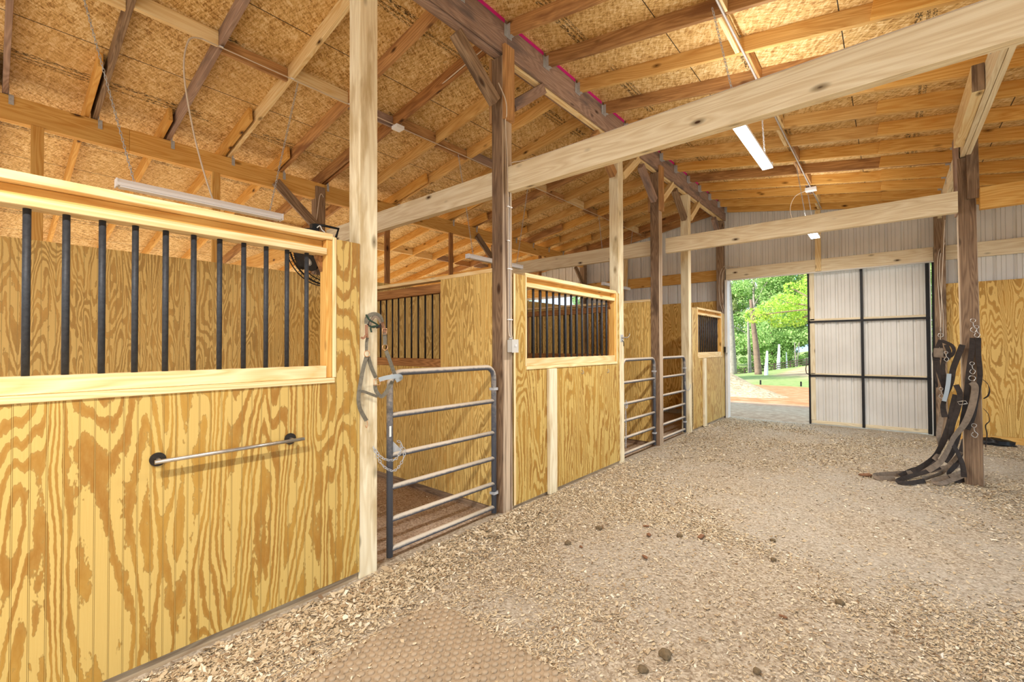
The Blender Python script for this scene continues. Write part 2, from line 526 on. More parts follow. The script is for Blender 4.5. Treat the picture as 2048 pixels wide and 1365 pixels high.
# ------------------------------------------------------------------ measures of the barn
RX = -0.07                 # ridge line
SL = 0.165                 # roof slope
def rbot(x): return 4.62 - SL * abs(x - RX)      # underside of the rafters
def rtop(x): return rbot(x) + 0.150              # underside of the sheathing
YR = [3.226 + 0.6315 * k for k in range(-9, 13)]  # near face of each rafter
ENDY = 10.74               # inner face of the end wall frame
GXL, GXR = -3.65, 3.49     # side girders
XL, XR = -8.7, 7.3

# ------------------------------------------------------------------ roof (ceiling)
for side, xe, nm in ((-1, XL, 'ceiling'), (1, XR, 'ceiling')):
    V = []
    z0 = rtop(RX); z1 = rtop(xe)
    for dz in (0, 0.014):
        V += [(RX, -5.2, z0 + dz), (xe, -5.2, z1 + dz), (xe, 11.0, z1 + dz), (RX, 11.0, z0 + dz)]
    F = [(0, 1, 2, 3), (7, 6, 5, 4), (0, 4, 5, 1), (1, 5, 6, 2), (2, 6, 7, 3), (3, 7, 4, 0)]
    o = link(nm, mesh_from(V, F), MAT['osb'])
    setp(o, kind='structure')

# ------------------------------------------------------------------ floor
rng = np.random.default_rng(3)
def fbm(x, y, s, seed=0):
    r = np.random.default_rng(seed)
    out = np.zeros_like(x, dtype=float)
    for i in range(14):
        a = r.uniform(0, 2 * PI); f = s * r.uniform(0.5, 2.4); p = r.uniform(0, 2 * PI)
        out += np.sin((x * math.cos(a) + y * math.sin(a)) * f + p + 1.3 * np.sin(x * f * 0.37 + y * f * 0.29 + p)) / (0.6 + f / s)
    return out / 6.0
def floor_z(x, y):
    x = np.asarray(x, float); y = np.asarray(y, float)
    z = 0.016 * fbm(x, y, 1.1, 1) + 0.008 * fbm(x, y, 4.0, 2)
    # bedding banked against the stall fronts and trodden down where the mat lies
    z += 0.022 * np.exp(-((x - 0.12) / 0.22) ** 2) * (0.5 + 0.5 * np.tanh((y - 2.3) * 2))
    inst = 1 / (1 + np.exp((x + 0.12) * 25))
    z += inst * (0.012 * fbm(x, y, 7.0, 5) - 0.02)
    mat = (1 / (1 + np.exp(-(x - 0.56) * 22))) * (1 / (1 + np.exp((y - 1.88) * 22)))
    z = z * (1 - mat) - 0.012 * mat
    return z
def grid(x0, x1, y0, y1, nx, ny, fn):
    xs = np.linspace(x0, x1, nx); ys = np.linspace(y0, y1, ny)
    X, Y = np.meshgrid(xs, ys)
    Z = fn(X, Y)
    V = np.stack([X.ravel(), Y.ravel(), Z.ravel()], 1)
    i = np.arange((ny - 1) * (nx - 1)); r_ = i // (nx - 1); c_ = i % (nx - 1)
    a = r_ * nx + c_
    F = np.stack([a, a + 1, a + nx + 1, a + nx], 1)
    me = bpy.data.meshes.new('grid')
    me.vertices.add(len(V)); me.vertices.foreach_set('co', V.ravel())
    me.loops.add(F.size); me.loops.foreach_set('vertex_index', F.ravel())
    me.polygons.add(len(F)); me.polygons.foreach_set('loop_start', np.arange(0, F.size, 4)); me.polygons.foreach_set('loop_total', np.full(len(F), 4))
    me.update(calc_edges=True); me.validate()
    return me
def floor_mat():
    n = NT('trodden_earth_and_shavings', 0.9, 0.1)
    p = n.geo(); x, y, z = n.sep(p)
    big = n.noise(p, 1.1, 4, 0.55)
    fine = n.noise(p, 55, 5, 0.7)
    cell = n.sep(n.vor(n.V('ADD', p, n.V('SCALE', n.noise(p, 30, 2, 0.5, 0, True), 0.03)), 75, 'F1', 'Color'))[0]
    f = n.M('ADD', n.M('MULTIPLY', fine, 0.6), n.M('MULTIPLY', cell, 0.45))
    a = n.ramp(f, [(0.2, srgb(128, 112, 92)), (0.5, srgb(174, 158, 136)), (0.8, srgb(208, 196, 176))])
    b = n.ramp(f, [(0.2, srgb(150, 136, 118)), (0.55, srgb(180, 168, 150)), (0.85, srgb(206, 196, 180))])
    c = n.mix(n.step(big, 0.42, 0.6), a, b)
    st = n.step(x, -0.02, -0.2)
    soil = n.ramp(f, [(0.2, srgb(136, 112, 92)), (0.5, srgb(184, 160, 138)), (0.85, srgb(214, 196, 176))])
    c = n.mix(st, c, soil)
    c = n.mix(n.step(x, -3.9, -4.4), c, n.ramp(f, [(0.2, srgb(176, 156, 132)), (0.8, srgb(226, 212, 192))]))
    n.bump(f, 0.8, 0.012)
    return n.col(c)
MAT['floor'] = floor_mat()
o = link('floor', grid(-8.8, 7.6, -4.5, 10.9, 400, 385, floor_z), MAT['floor'], smooth=True)
setp(o, kind='structure')

# rubber mat with round studs
def fz(x, y): return float(floor_z(np.array(x), np.array(y)))
mt = empty('rubber_mat', (0.61, 1.83, 0), 'dusty grey-brown rubber mat with round raised studs half buried in shavings at the front', 'mat')
bm = bmesh.new()
boxw(bm, 0.61, 2.45, -0.1, 1.83, -0.02, 0.004)
MAT['rubber'] = plain('dusty_rubber', srgb(176, 156, 130), 0.8, 0, 0.25, 5)
link('mat_sheet', mesh_from_bm(bm), MAT['rubber'], mt)
parts = []
dome = []
for rr, zz in ((0.0165, 0.0), (0.0160, 0.008), (0.0120, 0.0105)):
    dome.append((rr, zz))
nx_ = 0
for iy in range(0, 60):
    for ix in range(0, 40):
        x = 0.64 + ix * 0.053 + (0.0265 if iy % 2 else 0); y = 1.80 - iy * 0.036
        if x > 2.40 or y < 0.55: continue
        V = []; F = []
        for rr, zz in dome:
            for k in range(9): V.append((x + rr * math.cos(2 * PI * k / 9), y + rr * math.sin(2 * PI * k / 9), 0.004 + zz))
        V.append((x, y, 0.0152))
        for a in range(2):
            for k in range(9): F.append((a * 9 + k, a * 9 + (k + 1) % 9, (a + 1) * 9 + (k + 1) % 9, (a + 1) * 9 + k))
        for k in range(9): F.append((18 + k, 18 + (k + 1) % 9, 27))
        parts.append((V, F))
V, F = multi(parts)
o = link('stud_pattern', mesh_from(V, F), MAT['rubber'], mt, smooth=True)
o['kind'] = 'stuff'

# wood shavings: curled flakes strewn on the floor (nobody could count them)
def flakes(N, box, size, seed, dens):
    r = np.random.default_rng(seed)
    x = r.uniform(box[0], box[1], N * 3); y = r.uniform(box[2], box[3], N * 3)
    keep = r.uniform(0, 1, N * 3) < dens(x, y)
    x = x[keep][:N]; y = y[keep][:N]; n = len(x)
    L = r.uniform(size[0], size[1], n) * r.choice([0.6, 1.0, 1.5], n); W = L * r.uniform(0.25, 0.75, n)
    yaw = r.uniform(0, 2 * PI, n); pit = r.normal(0, 0.24, n); rol = r.normal(0, 0.32, n); curl = r.uniform(-0.5, 0.9, n)
    # 6 verts: 3 stations x 2 sides
    st = np.array([-0.5, 0.0, 0.5]); sd_ = np.array([-0.5, 0.5])
    lx = np.repeat(st, 2)[None, :] * L[:, None]
    taper = np.repeat(np.array([0.75, 1.0, 0.6]), 2)[None, :] * r.uniform(0.35, 1.25, (n, 6)); lx = lx + r.uniform(-0.22, 0.22, (n, 6)) * L[:, None]
    ly = np.tile(sd_, 3)[None, :] * W[:, None] * taper
    lz = (np.repeat(np.array([1.0, 0.0, 1.0]), 2)[None, :]) * (curl * L * 0.22)[:, None]
    cy, sy = np.cos(yaw)[:, None], np.sin(yaw)[:, None]; cp, sp = np.cos(pit)[:, None], np.sin(pit)[:, None]; cr, sr = np.cos(rol)[:, None], np.sin(rol)[:, None]
    y1 = ly * cr - lz * sr; z1 = ly * sr + lz * cr
    x2 = lx * cp + z1 * sp; z2 = -lx * sp + z1 * cp
    X = x[:, None] + x2 * cy - y1 * sy; Y = y[:, None] + x2 * sy + y1 * cy
    base = floor_z(x, y)
    on = (x > 0.61) & (x < 2.45) & (y < 1.83)
    base = np.where(on, 0.006, base)
    Z = base[:, None] + z2 - z2.min(1)[:, None] * 0.75 + r.uniform(0.0, 0.006, n)[:, None]
    V = np.stack([X, Y, Z], 2).reshape(-1, 3)
    b = np.arange(n)[:, None] * 6
    F = np.concatenate([b + np.array([0, 1, 3, 2]), b + np.array([2, 3, 5, 4])], 1).reshape(-1, 4)
    me = bpy.data.meshes.new('shavings')
    me.vertices.add(len(V)); me.vertices.foreach_set('co', V.ravel())
    me.loops.add(F.size); me.loops.foreach_set('vertex_index', F.ravel())
    me.polygons.add(len(F)); me.polygons.foreach_set('loop_start', np.arange(0, F.size, 4)); me.polygons.foreach_set('loop_total', np.full(len(F), 4))
    me.update(calc_edges=True)
    at = me.attributes.new('tone', 'FLOAT', 'POINT')
    at.data.foreach_set('value', np.repeat(r.uniform(0, 1, n), 6))
    return me
def patch(x, y):
    d = fbm(x, y, 1.5, 11) + 0.5 * fbm(x, y, 5.0, 12)
    p = 0.10 + 0.9 / (1 + np.exp(-(d + 0.0) * 12))
    p = np.where((x > 0.64) & (x < 1.5 + 0.25 * np.sin(y * 5)) & (y < 1.82), 0.045, p)
    edge = np.exp(-((x - 0.3) / 0.25) ** 2) * (y < 2.2)
    p = np.maximum(p, edge * 0.9)
    bare = np.exp(-(((x - 1.05) / 0.35) ** 2 + ((y - 2.1) / 0.25) ** 2))
    return np.clip(p * (1 - 0.85 * bare), 0, 1)
def flake_mat():
    n = NT('pine_shaving', 0.8, 0.15)
    a = n.node('ShaderNodeAttribute', attribute_name='tone').outputs['Fac']
    c = n.ramp(a, [(0.0, srgb(128, 102, 76)), (0.10, srgb(178, 154, 122)), (0.5, srgb(204, 186, 154)), (0.88, srgb(218, 202, 174)), (1.0, srgb(240, 230, 210))])
    return n.col(c)
MAT['flake'] = flake_mat()
for nm, N, bx, sz, sdn in (('wood_shavings', 105000, (0.03, 4.2, 0.3, 4.2), (0.007, 0.019), 1), ('wood_shavings', 90000, (0.03, 5.6, 4.2, 10.7), (0.010, 0.024), 2)):
    o = link(nm, flakes(N, bx, sz, sdn, patch), MAT['flake'])
    near = sdn == 1
    setp(o, 'curled pale pine shavings strewn over the near half of the aisle floor' if near else 'curled pale pine shavings strewn over the far half of the aisle, up to the open door', 'wood shavings', None, 'stuff')
o = link('wood_shavings', flakes(7000, (0.03, 0.62, 0.2, 3.4), (0.014, 0.032), 6, lambda x, y: np.exp(-((x - 0.22) / 0.22) ** 2)), MAT['flake'])
setp(o, 'large loose pine shavings banked along the foot of the near stall front', 'wood shavings', None, 'stuff')
o = link('wood_shavings', flakes(15000, (-3.4, -0.15, 1.0, 9.0), (0.008, 0.018), 3, lambda x, y: (0.2 + 0.5 * (fbm(x, y, 2, 4) > 0)) * (np.abs(y - 3.23) > 0.1) * (np.abs(y - 7.01) > 0.1)), MAT['flake'])
setp(o, 'scattered pine shavings on the dark earth inside the stalls', 'wood shavings', None, 'stuff')

# ------------------------------------------------------------------ rafters
def ordw(i): return ['first', 'second', 'third', 'fourth', 'fifth', 'sixth', 'seventh', 'eighth', 'ninth', 'tenth', 'eleventh', 'twelfth', 'thirteenth', 'fourteenth', 'fifteenth', 'sixteenth', 'seventeenth', 'eighteenth', 'nineteenth', 'twentieth', 'twenty-first', 'twenty-second'][i]
RW, RD = 0.040, 0.148
def slope_board(name, xa, xb, y0, wdt, depth, mat, parent, drop=0.0):
    # board under the sheathing from xa to xb; near face at y0
    za = rtop(xa) - depth / 2 - drop; zb = rtop(xb) - depth / 2 - drop
    return board(name, (xa, y0 + wdt / 2, za - 0.001), (xb, y0 + wdt / 2, zb - 0.001), wdt, depth, mat, parent)
NR = len(YR)
rr = random.Random(5)
for side in (-1, 1):
    for i, y in enumerate(YR):
        k = NR - 1 - i
        sname = 'left' if side < 0 else 'right'
        x_in = RX + side * 0.075
        x_g = GXL - 0.12 if side < 0 else GXR + 0.10
        if k == 0: lab = 'outermost %s slope roof rafter, lying against the steel end wall' % sname
        else: lab = '%s slope roof rafter, %s counted forward from the end wall rafter' % (sname, ordw(k - 1))
        t = empty('roof_rafter', (x_in, y, rbot(x_in)), lab, 'rafter', '%s slope rafters' % sname)
        yy = y if k else 10.70
        m1 = rr.choice(['rafter', 'golden', 'amber', 'darkwood' if side < 0 else 'golden', 'pine' if side < 0 and y < 3 else 'amber']) if (side < 0 or y > 5.5) else ['rafter', 'rafter', 'golden'][i % 3]
        if side < 0 and y < 1.6: m1 = 'old' if i % 2 else 'ridge'
        slope_board('upper_length', x_in, x_g, yy, RW, RD, MAT[m1], t)
        xs = (-2.72 if (i % 2) else -3.22) if side < 0 else 2.72
        xe = XL + 0.1 if side < 0 else XR - 0.1
        slope_board('lapped_outer_length', xs, xe, yy - RW - (0.002 if side > 0 else 0.028), RW, RD, MAT['amber' if side > 0 else rr.choice(['amber', 'rafter'])], t)
        # hanger at the ridge and tie at the girder
        bm = bmesh.new()
        sx = side
        boxw(bm, x_in, x_in + sx * 0.045, yy - 0.003, yy - 0.0005, rbot(x_in) - 0.01, rbot(x_in) + 0.11)
        boxw(bm, x_in, x_in + sx * 0.045, yy + RW + 0.0005, yy + RW + 0.003, rbot(x_in) - 0.01, rbot(x_in) + 0.11)
        boxw(bm, x_in, x_in + sx * 0.06, yy - 0.003, yy + RW + 0.003, rbot(x_in) - 0.013, rbot(x_in) - 0.010)
        if side > 0: boxw(bm, x_in - 0.001, x_in + 0.002, yy - 0.035, yy + RW + 0.035, rbot(x_in) - 0.01, rbot(x_in) + 0.11)
        link('joist_hanger', mesh_from_bm(bm), MAT['galv'], t)
        gx = (GXL + 0.045 if side < 0 else GXR - 0.045)
        bm = bmesh.new()
        boxw(bm, gx - sx * 0.002, gx - sx * 0.006, yy + RW + 0.0, yy + RW + 0.035, rbot(gx) - 0.10, rbot(gx) - 0.005)
        boxw(bm, gx - sx * 0.05, gx - sx * 0.002, yy + RW + 0.001, yy + RW + 0.004, rbot(gx) - 0.02, rbot(gx) + 0.07)
        link('hurricane_tie', mesh_from_bm(bm), MAT['galv'], t)

# blocking between the rafters, one line each side of the ridge and one in the left lean-to
for side, bx, lo in ((-1, -1.85, 0), (1, 1.78, 0), (-1, -5.6, 8)):
    for i in range(lo, NR - 1):
        ya = YR[i] + RW; yb = YR[i + 1]
        if i + 1 == NR - 1: yb = 10.70
        k = NR - 2 - i
        xx = bx + (0.03 if i % 2 else -0.03)
        if abs(bx) > 4: yb -= 0.07
        where = 'left slope of the roof' if bx == -1.85 else ('right slope of the roof' if bx > 0 else 'left lean-to roof')
        lab = ('short blocking board on the %s, ' % where) + ('next to the end wall' if k == 0 else '%s bay from the end wall' % ordw(k))
        t = board('rafter_blocking', (xx, ya + 0.001, rbot(xx) + 0.066), (xx, yb - 0.001, rbot(xx) + 0.066), 0.038, 0.130, MAT[rr.choice(['rafter', 'ridge', 'pine', 'rafter'])])
        setp(t, lab, 'roof blocking', 'blocking boards on the ' + where)

# ridge beam with its offset under-ply, pink strips on top between the rafters
t = empty('ridge_beam', (RX, 3, 4.43), 'grey-brown ridge beam along the whole roof, carried on the posts', 'beam')
for a, b in ((-5.0, 3.24), (3.243, 7.01), (7.013, 10.78)):
    bboard('ridge_ply', -0.035, 0.0, a, b, 4.43, 4.765, MAT['ridge'], t, axis=1)
for a, b in ((-5.0, 3.24), (3.243, 10.78)):
    bboard('ridge_ply', -0.142, -0.105, a, b, 4.43, 4.765, MAT['ridge' if a < 4 else 'pine'], t, axis=1)
    bboard('bottom_plate', -0.098, -0.042, a, b, 4.405, 4.445, MAT['ridge' if a < 3 else 'pine'], t, axis=1)
for i in range(3, NR - 1):
    k = NR - 2 - i
    ya, yb = YR[i] + RW + 0.03, YR[i + 1] - 0.03
    o = bboard('pink_foam_strip', -0.034, -0.002, ya, yb, 4.766, 4.772, MAT['pink'], axis=1, bev=0)
    bm = bmesh.new(); boxw(bm, 0.0015, 0.006, ya, yb, 4.722, 4.762)
    bpy.data.objects.remove(o)
    o = link('pink_foam_strip', mesh_from_bm(bm), MAT['pink'])
    setp(o, 'pink strip on top of the ridge beam, ' + ('next to the end wall' if k == 0 else '%s rafter bay from the end wall' % ordw(k)), 'foam strip', 'pink strips along the ridge')

# side girders
for gx, s, nm in ((GXL, -1, 'left'), (GXR, 1, 'right')):
    gb = rbot(gx) - 0.245
    ends = (-4.8, 1.0, 3.24, 6.99, 10.70) if s < 0 else (-4.8, 3.3, 7.34, 10.70)
    lab = {'left': 'long amber girder over the back of the stalls carrying the left rafters', 'right': 'pale double girder over the right posts carrying the right rafters'}[nm]
    t = empty('side_girder', (gx, 3, gb), lab, 'beam')
    for j in range(len(ends) - 1):
        m = MAT['amber'] if s < 0 else MAT['beam']
        bboard('girder_ply', gx - 0.042, gx - 0.002, ends[j] + 0.001, ends[j + 1] - 0.001, gb, gb + 0.243, m, t, axis=1)
        bboard('girder_ply', gx + 0.002, gx + 0.042, ends[j] + 0.001, ends[j + 1] - 0.001, gb, gb + 0.243, m, t, axis=1)

# cross beams, front face at y0
for y0, z0, z1, nm in ((3.235, 3.097, 3.337, 'near'), (7.20, 3.132, 3.375, 'far')):
    yb = y0 + 0.08
    for xa, xb, lab in ((-8.4, -3.74, 'left length of the %s cross beam, out in the lean-to' % nm), (-3.56, -0.146, 'length of the %s cross beam over the stalls, between back girder post and ridge post' % nm),
                        (0.003, 3.415, 'pale length of the %s cross beam spanning the aisle' % nm), (3.59, 7.2, '%s cross beam length to the right of the right-hand post' % nm)):
        if nm == 'near' and xa > 3.5: continue
        t = empty('cross_beam', ((xa + xb) / 2, y0, z0), lab, 'beam', nm + ' cross beam')
        for ya in (y0, y0 + 0.0405):
            bboard('beam_ply', xa, xb, ya, ya + 0.0395, z0, z1, MAT['beam'] if -3.6 < xa < 3.5 else MAT['amber'], t, axis=0)

# ------------------------------------------------------------------ posts along the stall fronts
def post(name, x0, x1, y0, y1, z1, mat, label, braces=(), cleats=True, group='ridge posts'):
    t = empty(name, ((x0 + x1) / 2, (y0 + y1) / 2, -0.05), label, 'post', group)
    bboard('shaft', x0, x1, y0, y1, -0.06, z1, mat, t, axis=2, bev=0.005)
    if cleats:
        bboard('cleat', x1, x1 + 0.038, y0 + 0.0, y1, 3.78, 4.50, MAT['rafter'], t, axis=2)
        bboard('cleat', x0 - 0.038, x0, y0 + 0.0, y1, 3.78, 4.42, MAT['rafter'], t, axis=2)
    for sgn, m in braces:
        yb = (y0 if sgn < 0 else y1)
        z_ = 3.93 if sgn < 0 else 3.99
        board('knee_brace', (-0.045, yb + sgn * 0.055, z_), (-0.045, yb + sgn * 0.56, z_ + 0.40), 0.085, 0.105, m, t)
    return t
post('ridge_post', -0.14, 0.0, 1.665, 1.808, 4.40, MAT['post'], 'pale square post with a horse halter hung on it, at the near stall gate', [], False)
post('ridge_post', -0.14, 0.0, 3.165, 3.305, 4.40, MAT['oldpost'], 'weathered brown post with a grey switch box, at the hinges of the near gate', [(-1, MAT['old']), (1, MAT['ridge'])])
post('ridge_post', -0.14, 0.0, 5.545, 5.690, 4.40, MAT['post'], 'pale square post on the near side of the middle gate', [(-1, MAT['rafter']), (1, MAT['pine'])], False)
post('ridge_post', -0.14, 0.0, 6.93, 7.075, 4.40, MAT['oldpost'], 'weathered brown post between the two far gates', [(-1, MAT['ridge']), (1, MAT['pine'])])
post('ridge_post', -0.14, 0.0, 8.30, 8.445, 4.40, MAT['post'], 'pale square post at the far side of the last gate', [(-1, MAT['old']), (1, MAT['pine'])], False)
post('ridge_post', -0.155, -0.012, 10.58, 10.725, 4.40, MAT['old'], 'brown corner post on the left of the big doorway, under the ridge', [(-1, MAT['ridge'])], False)

# right hand post: leans a little, doubled cleats and a brace up to the girder
t = empty('aisle_post', (3.53, 7.37, -0.05), 'weathered brown post on the right with black harness straps hanging on it', 'post')
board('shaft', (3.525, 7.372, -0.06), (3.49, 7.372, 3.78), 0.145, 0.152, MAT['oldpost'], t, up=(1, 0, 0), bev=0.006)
board('cleat', (3.545, 7.279, 3.28), (3.540, 7.279, 4.0), 0.038, 0.10, MAT['old'], t, up=(1, 0, 0))
board('cleat', (3.425, 7.372, 3.12), (3.412, 7.372, 4.02), 0.14, 0.042, MAT['ridge'], t, up=(1, 0, 0))
bboard('splice_block', 3.365, 3.445, 5.52, 6.95, 3.795, 4.03, MAT['pine'], t, axis=1)
bboard('splice_block_end', 3.366, 3.444, 5.505, 5.519, 3.797, 4.028, MAT['old'], t)

# posts on the back line of the stalls and at the end wall
def bpost(x0, x1, y0, y1, z1, lab, brace=None, mat='old', group=None):
    t = empty('side_post', ((x0 + x1) / 2, (y0 + y1) / 2, -0.05), lab, 'post', group)
    bboard('shaft', x0, x1, y0, y1, -0.06, z1, MAT[mat], t, axis=2, bev=0.005)
    if brace:
        board('knee_brace', brace[0], brace[1], 0.038, 0.13, MAT['old' if mat == 'old' else 'pine'], t, up=brace[2])
    return t
bpost(-3.72, -3.58, 3.09, 3.235, 3.97, 'brown post at the back of the near stall, where the wall fan cable runs', ((-3.56, 3.12, 3.33), (-3.56, 2.52, 3.86), (0, 0.6, 0.7)))
bpost(-3.72, -3.58, 6.99, 7.13, 3.97, 'brown post at the back of the far stalls, with a knee brace', ((-3.56, 7.0, 3.33), (-3.56, 6.4, 3.86), (0, 0.6, 0.7)))
bpost(-3.72, -3.58, 10.59, 10.73, 3.95, 'brown wall post in the end wall behind the last stall', ((-3.56, 10.6, 3.2), (-3.56, 10.1, 3.72), (0, 0.6, 0.7)))
bpost(3.405, 3.545, 10.59, 10.73, 3.9, 'brown wall post at the right edge of the sliding door', ((3.50, 10.58, 3.22), (3.50, 10.05, 3.80), (0, 0.6, 0.7)))
bpost(-8.58, -8.44, 3.1, 3.24, 3.2, 'outer post of the left lean-to, level with the near cross beam')
bpost(-8.58, -8.44, 7.0, 7.14, 3.2, 'outer post of the left lean-to, level with the far cross beam')
bpost(7.06, 7.2, 7.0, 7.14, 3.42, 'outer post of the right lean-to')
for i, y in enumerate((0.30, 1.83, 4.32, 5.74, 8.6)):
    o = bboard('wall_stud', -3.63, -3.59, y - 0.045, y + 0.045, 2.66, 3.79, MAT['amber'] if i < 2 else MAT['darkwood'], axis=2)
    setp(o, ['stud above the back plywood, nearest the camera', 'second stud above the back plywood of the near stall', 'dark stud seen just past the pale halter post', 'dark stud in front of the left lean-to roof, above the barred partition', 'farthest stud above the back plywood'][i], 'stud', 'studs above the back wall')

# ------------------------------------------------------------------ stall fronts
def sheet(name, ax, c, th, h0, h1, z0, z1, holes, mat, parent):
    """plywood sheet in plane ax=c..c+th, spanning h0..h1 and z0..z1 with one rectangular hole"""
    bm = bmesh.new()
    rects = []
    if holes:
        a, b, zb, zt = holes
        rects = [(h0, a, z0, z1), (b, h1, z0, z1), (a, b, z0, zb), (a, b, zt, z1)]
    else: rects = [(h0, h1, z0, z1)]
    for a, b, q, r_ in rects:
        if b - a < 1e-4 or r_ - q < 1e-4: continue
        if ax == 0: boxw(bm, c, c + th, a, b, q, r_)
        else: boxw(bm, a, b, c, c + th, q, r_)
    return link(name, mesh_from_bm(bm), mat, parent)

def bars(parent, ax, c, hs, z0, z1, r, mat):
    for h in hs:
        p = (c, h) if ax == 0 else (h, c)
        v, f = tube_mesh([(0, 0, 0), (0, 0, z1 - z0)], r, 10)
        link('bar', mesh_from(v, f), mat, parent, Matrix.Translation((p[0], p[1], z0)), smooth=True)

def stall_front(y0, y1, wa, wb, label, barys, batten=None, ztop=2.315, br=0.0135):
    t = empty('stall_wall', (0, (y0 + y1) / 2, 0), label, 'stall wall', 'barred plywood stall fronts')
    zb, zt = 1.366, 2.345
    sheet('plywood_panel', 0, -0.004, 0.012, y0, y1, 0.055, ztop, (wa, wb, zb, ztop), MAT['ply'], t)
    sheet('inner_plywood', 0, -0.102, 0.008, y0, y1, 0.055, ztop - 0.01, (wa, wb, zb, ztop - 0.01), MAT['plyin'], t)
    # frame in the window opening
    bboard('top_plate', -0.094, 0.010, max(y0, wa - 0.02), wb + 0.0, 2.305, 2.345, MAT['pine'], t, axis=1)
    bboard('header_board', -0.094, -0.055, wa, wb - 0.04, 2.245, 2.304, MAT['amber'], t, axis=1)
    bboard('upper_rail', -0.090, 0.010, wa, wb - 0.04, 2.204, 2.246, MAT['pine'], t, axis=1)
    bboard('sill', -0.090, 0.006, wa, wb - 0.04, 1.400, 1.478, MAT['pine'], t, axis=1)
    bboard('sill_ledge', -0.094, 0.020, wa - 0.01, wb + 0.01, 1.366, 1.399, MAT['pine'], t, axis=1)
    bboard('jamb', -0.090, 0.0, wb - 0.038, wb - 0.001, 1.400, 2.304, MAT['amber'], t, axis=2)
    bboard('jamb_trim', -0.002, 0.016, wb - 0.001, wb + 0.022, 1.400, ztop + 0.01, MAT['pine'], t, axis=2)
    if wa > y0 + 0.05:
        bboard('jamb', -0.090, -0.02, wa + 0.001, wa + 0.038, 1.400, 2.304, MAT['amber'], t, axis=2)
        bboard('jamb_trim', -0.002, 0.016, wa - 0.022, wa - 0.001, 1.400, ztop + 0.01, MAT['pine'], t, axis=2)
    bboard('skirt_board', -0.09, -0.012, y0, y1, -0.06, 0.054, MAT['kick'], t, axis=1)
    bboard('edge_trim', -0.002, 0.014, y0, y0 + 0.030, 0.055, ztop, MAT['pine'], t, axis=2)
    # corner gusset under the rail
    V = [(-0.055, wb - 0.04, 2.203), (-0.055, wb - 0.085, 2.203), (-0.055, wb - 0.04, 2.10), (-0.088, wb - 0.04, 2.203), (-0.088, wb - 0.085, 2.203), (-0.088, wb - 0.04, 2.10)]
    link('corner_gusset', mesh_from(V, [(0, 1, 2), (5, 4, 3), (0, 3, 4, 1), (1, 4, 5, 2), (2, 5, 3, 0)]), MAT['darkwood'], t)
    bars(t, 0, -0.045, barys, 1.478, 2.204, br, MAT['bar'])
    if batten:
        bboard('batten', 0.009, 0.047, batten[0], batten[1], 0.03, 1.362, MAT['post'], t, axis=2)
    return t
b1 = [0.105 + 0.1213 * k for k in range(-9, 11)]
stall_front(-1.9, 1.662, -1.3, 1.467, 'near stall front of grooved plywood with black bars and a towel rail', b1)
stall_front(3.31, 5.54, 3.515, 5.452, 'middle stall front with black bars, between the brown switch post and the pale post', [3.575 + 0.1213 * k for k in range(15)], (3.86, 4.0))
stall_front(8.45, 10.57, 8.77, 10.35, 'far stall front with black bars, beside the open doorway', [8.85 + 0.1213 * k for k in range(12)], (9.03, 9.17))

# partitions between the stalls and barred windows in them
def partition(yc, label, n):
    t = empty('stall_partition', (-1.8, yc, 0), label, 'stall wall', 'barred partitions between stalls')
    xa, xb = -2.75, -0.904
    sheet('plywood_panel', 1, yc, 0.012, -3.555, -0.145, 0.05, 2.325, (xa, xb, 1.375, 2.325), MAT['plyin'], t)
    sheet('rear_plywood', 1, yc + 0.10, 0.012, -3.555, -0.145, 0.05, 2.325, (xa, xb, 1.375, 2.325), MAT['plyin'], t)
    bboard('top_plate', -3.555, -0.145, yc - 0.002, yc + 0.10, 2.326, 2.364, MAT['pine'], t, axis=0)
    bboard('upper_rail', xa, xb, yc + 0.002, yc + 0.095, 2.19, 2.29, MAT['darkwood'], t, axis=0)
    bboard('sill', xa, xb, yc - 0.006, yc + 0.095, 1.376, 1.466, MAT['darkwood'], t, axis=0)
    bboard('jamb', xb - 0.03, xb - 0.001, yc + 0.012, yc + 0.095, 1.467, 2.189, MAT['darkwood'], t, axis=2)
    bboard('jamb', xa + 0.001, xa + 0.03, yc + 0.012, yc + 0.095, 1.467, 2.189, MAT['darkwood'], t, axis=2)
    bboard('skirt_board', -3.555, -0.145, yc + 0.014, yc + 0.095, -0.06, 0.049, MAT['old'], t, axis=0)
    bars(t, 1, yc + 0.05, [xb - 0.07 - 0.127 * k for k in range(14)], 1.466, 2.19, 0.0095, MAT['barthin'])
    return t
partition(3.17, 'barred plywood partition seen over the near gate, between the first two stalls', 14)
partition(6.95, 'barred plywood partition between the middle and far stalls, seen through the middle bars', 14)

# back wall and end wall sheets
t = empty('stall_back_wall', (-3.6, 4, 0), 'grooved plywood back wall of the stalls, seen through the near bars', 'stall wall')
sheet('plywood_panel', 0, -3.572, 0.012, -1.9, 10.55, 0.14, 2.655, None, MAT['plyin'], t)
bboard('skirt_board', -3.574, -3.558, -1.9, 10.55, -0.06, 0.139, MAT['old'], t, axis=1)
t = empty('stall_end_lining', (-1.8, 10.7, 0), 'plain plywood lining on the end wall behind the far stall', 'wall lining')
sheet('plywood_panel', 1, 10.69, 0.012, -3.555, -0.16, 0.1, 2.62, None, MAT['plyend'], t)
t = empty('end_wall_lining', (5, 10.7, 0), 'plain yellow plywood lining on the end wall right of the sliding door', 'wall lining')
sheet('plywood_panel', 1, 10.69, 0.012, 3.55, 7.1, 0.115, 2.665, None, MAT['plyend'], t)
bboard('bottom_board', 3.55, 7.1, 10.69, 10.73, -0.05, 0.112, MAT['amber'], t, axis=0)

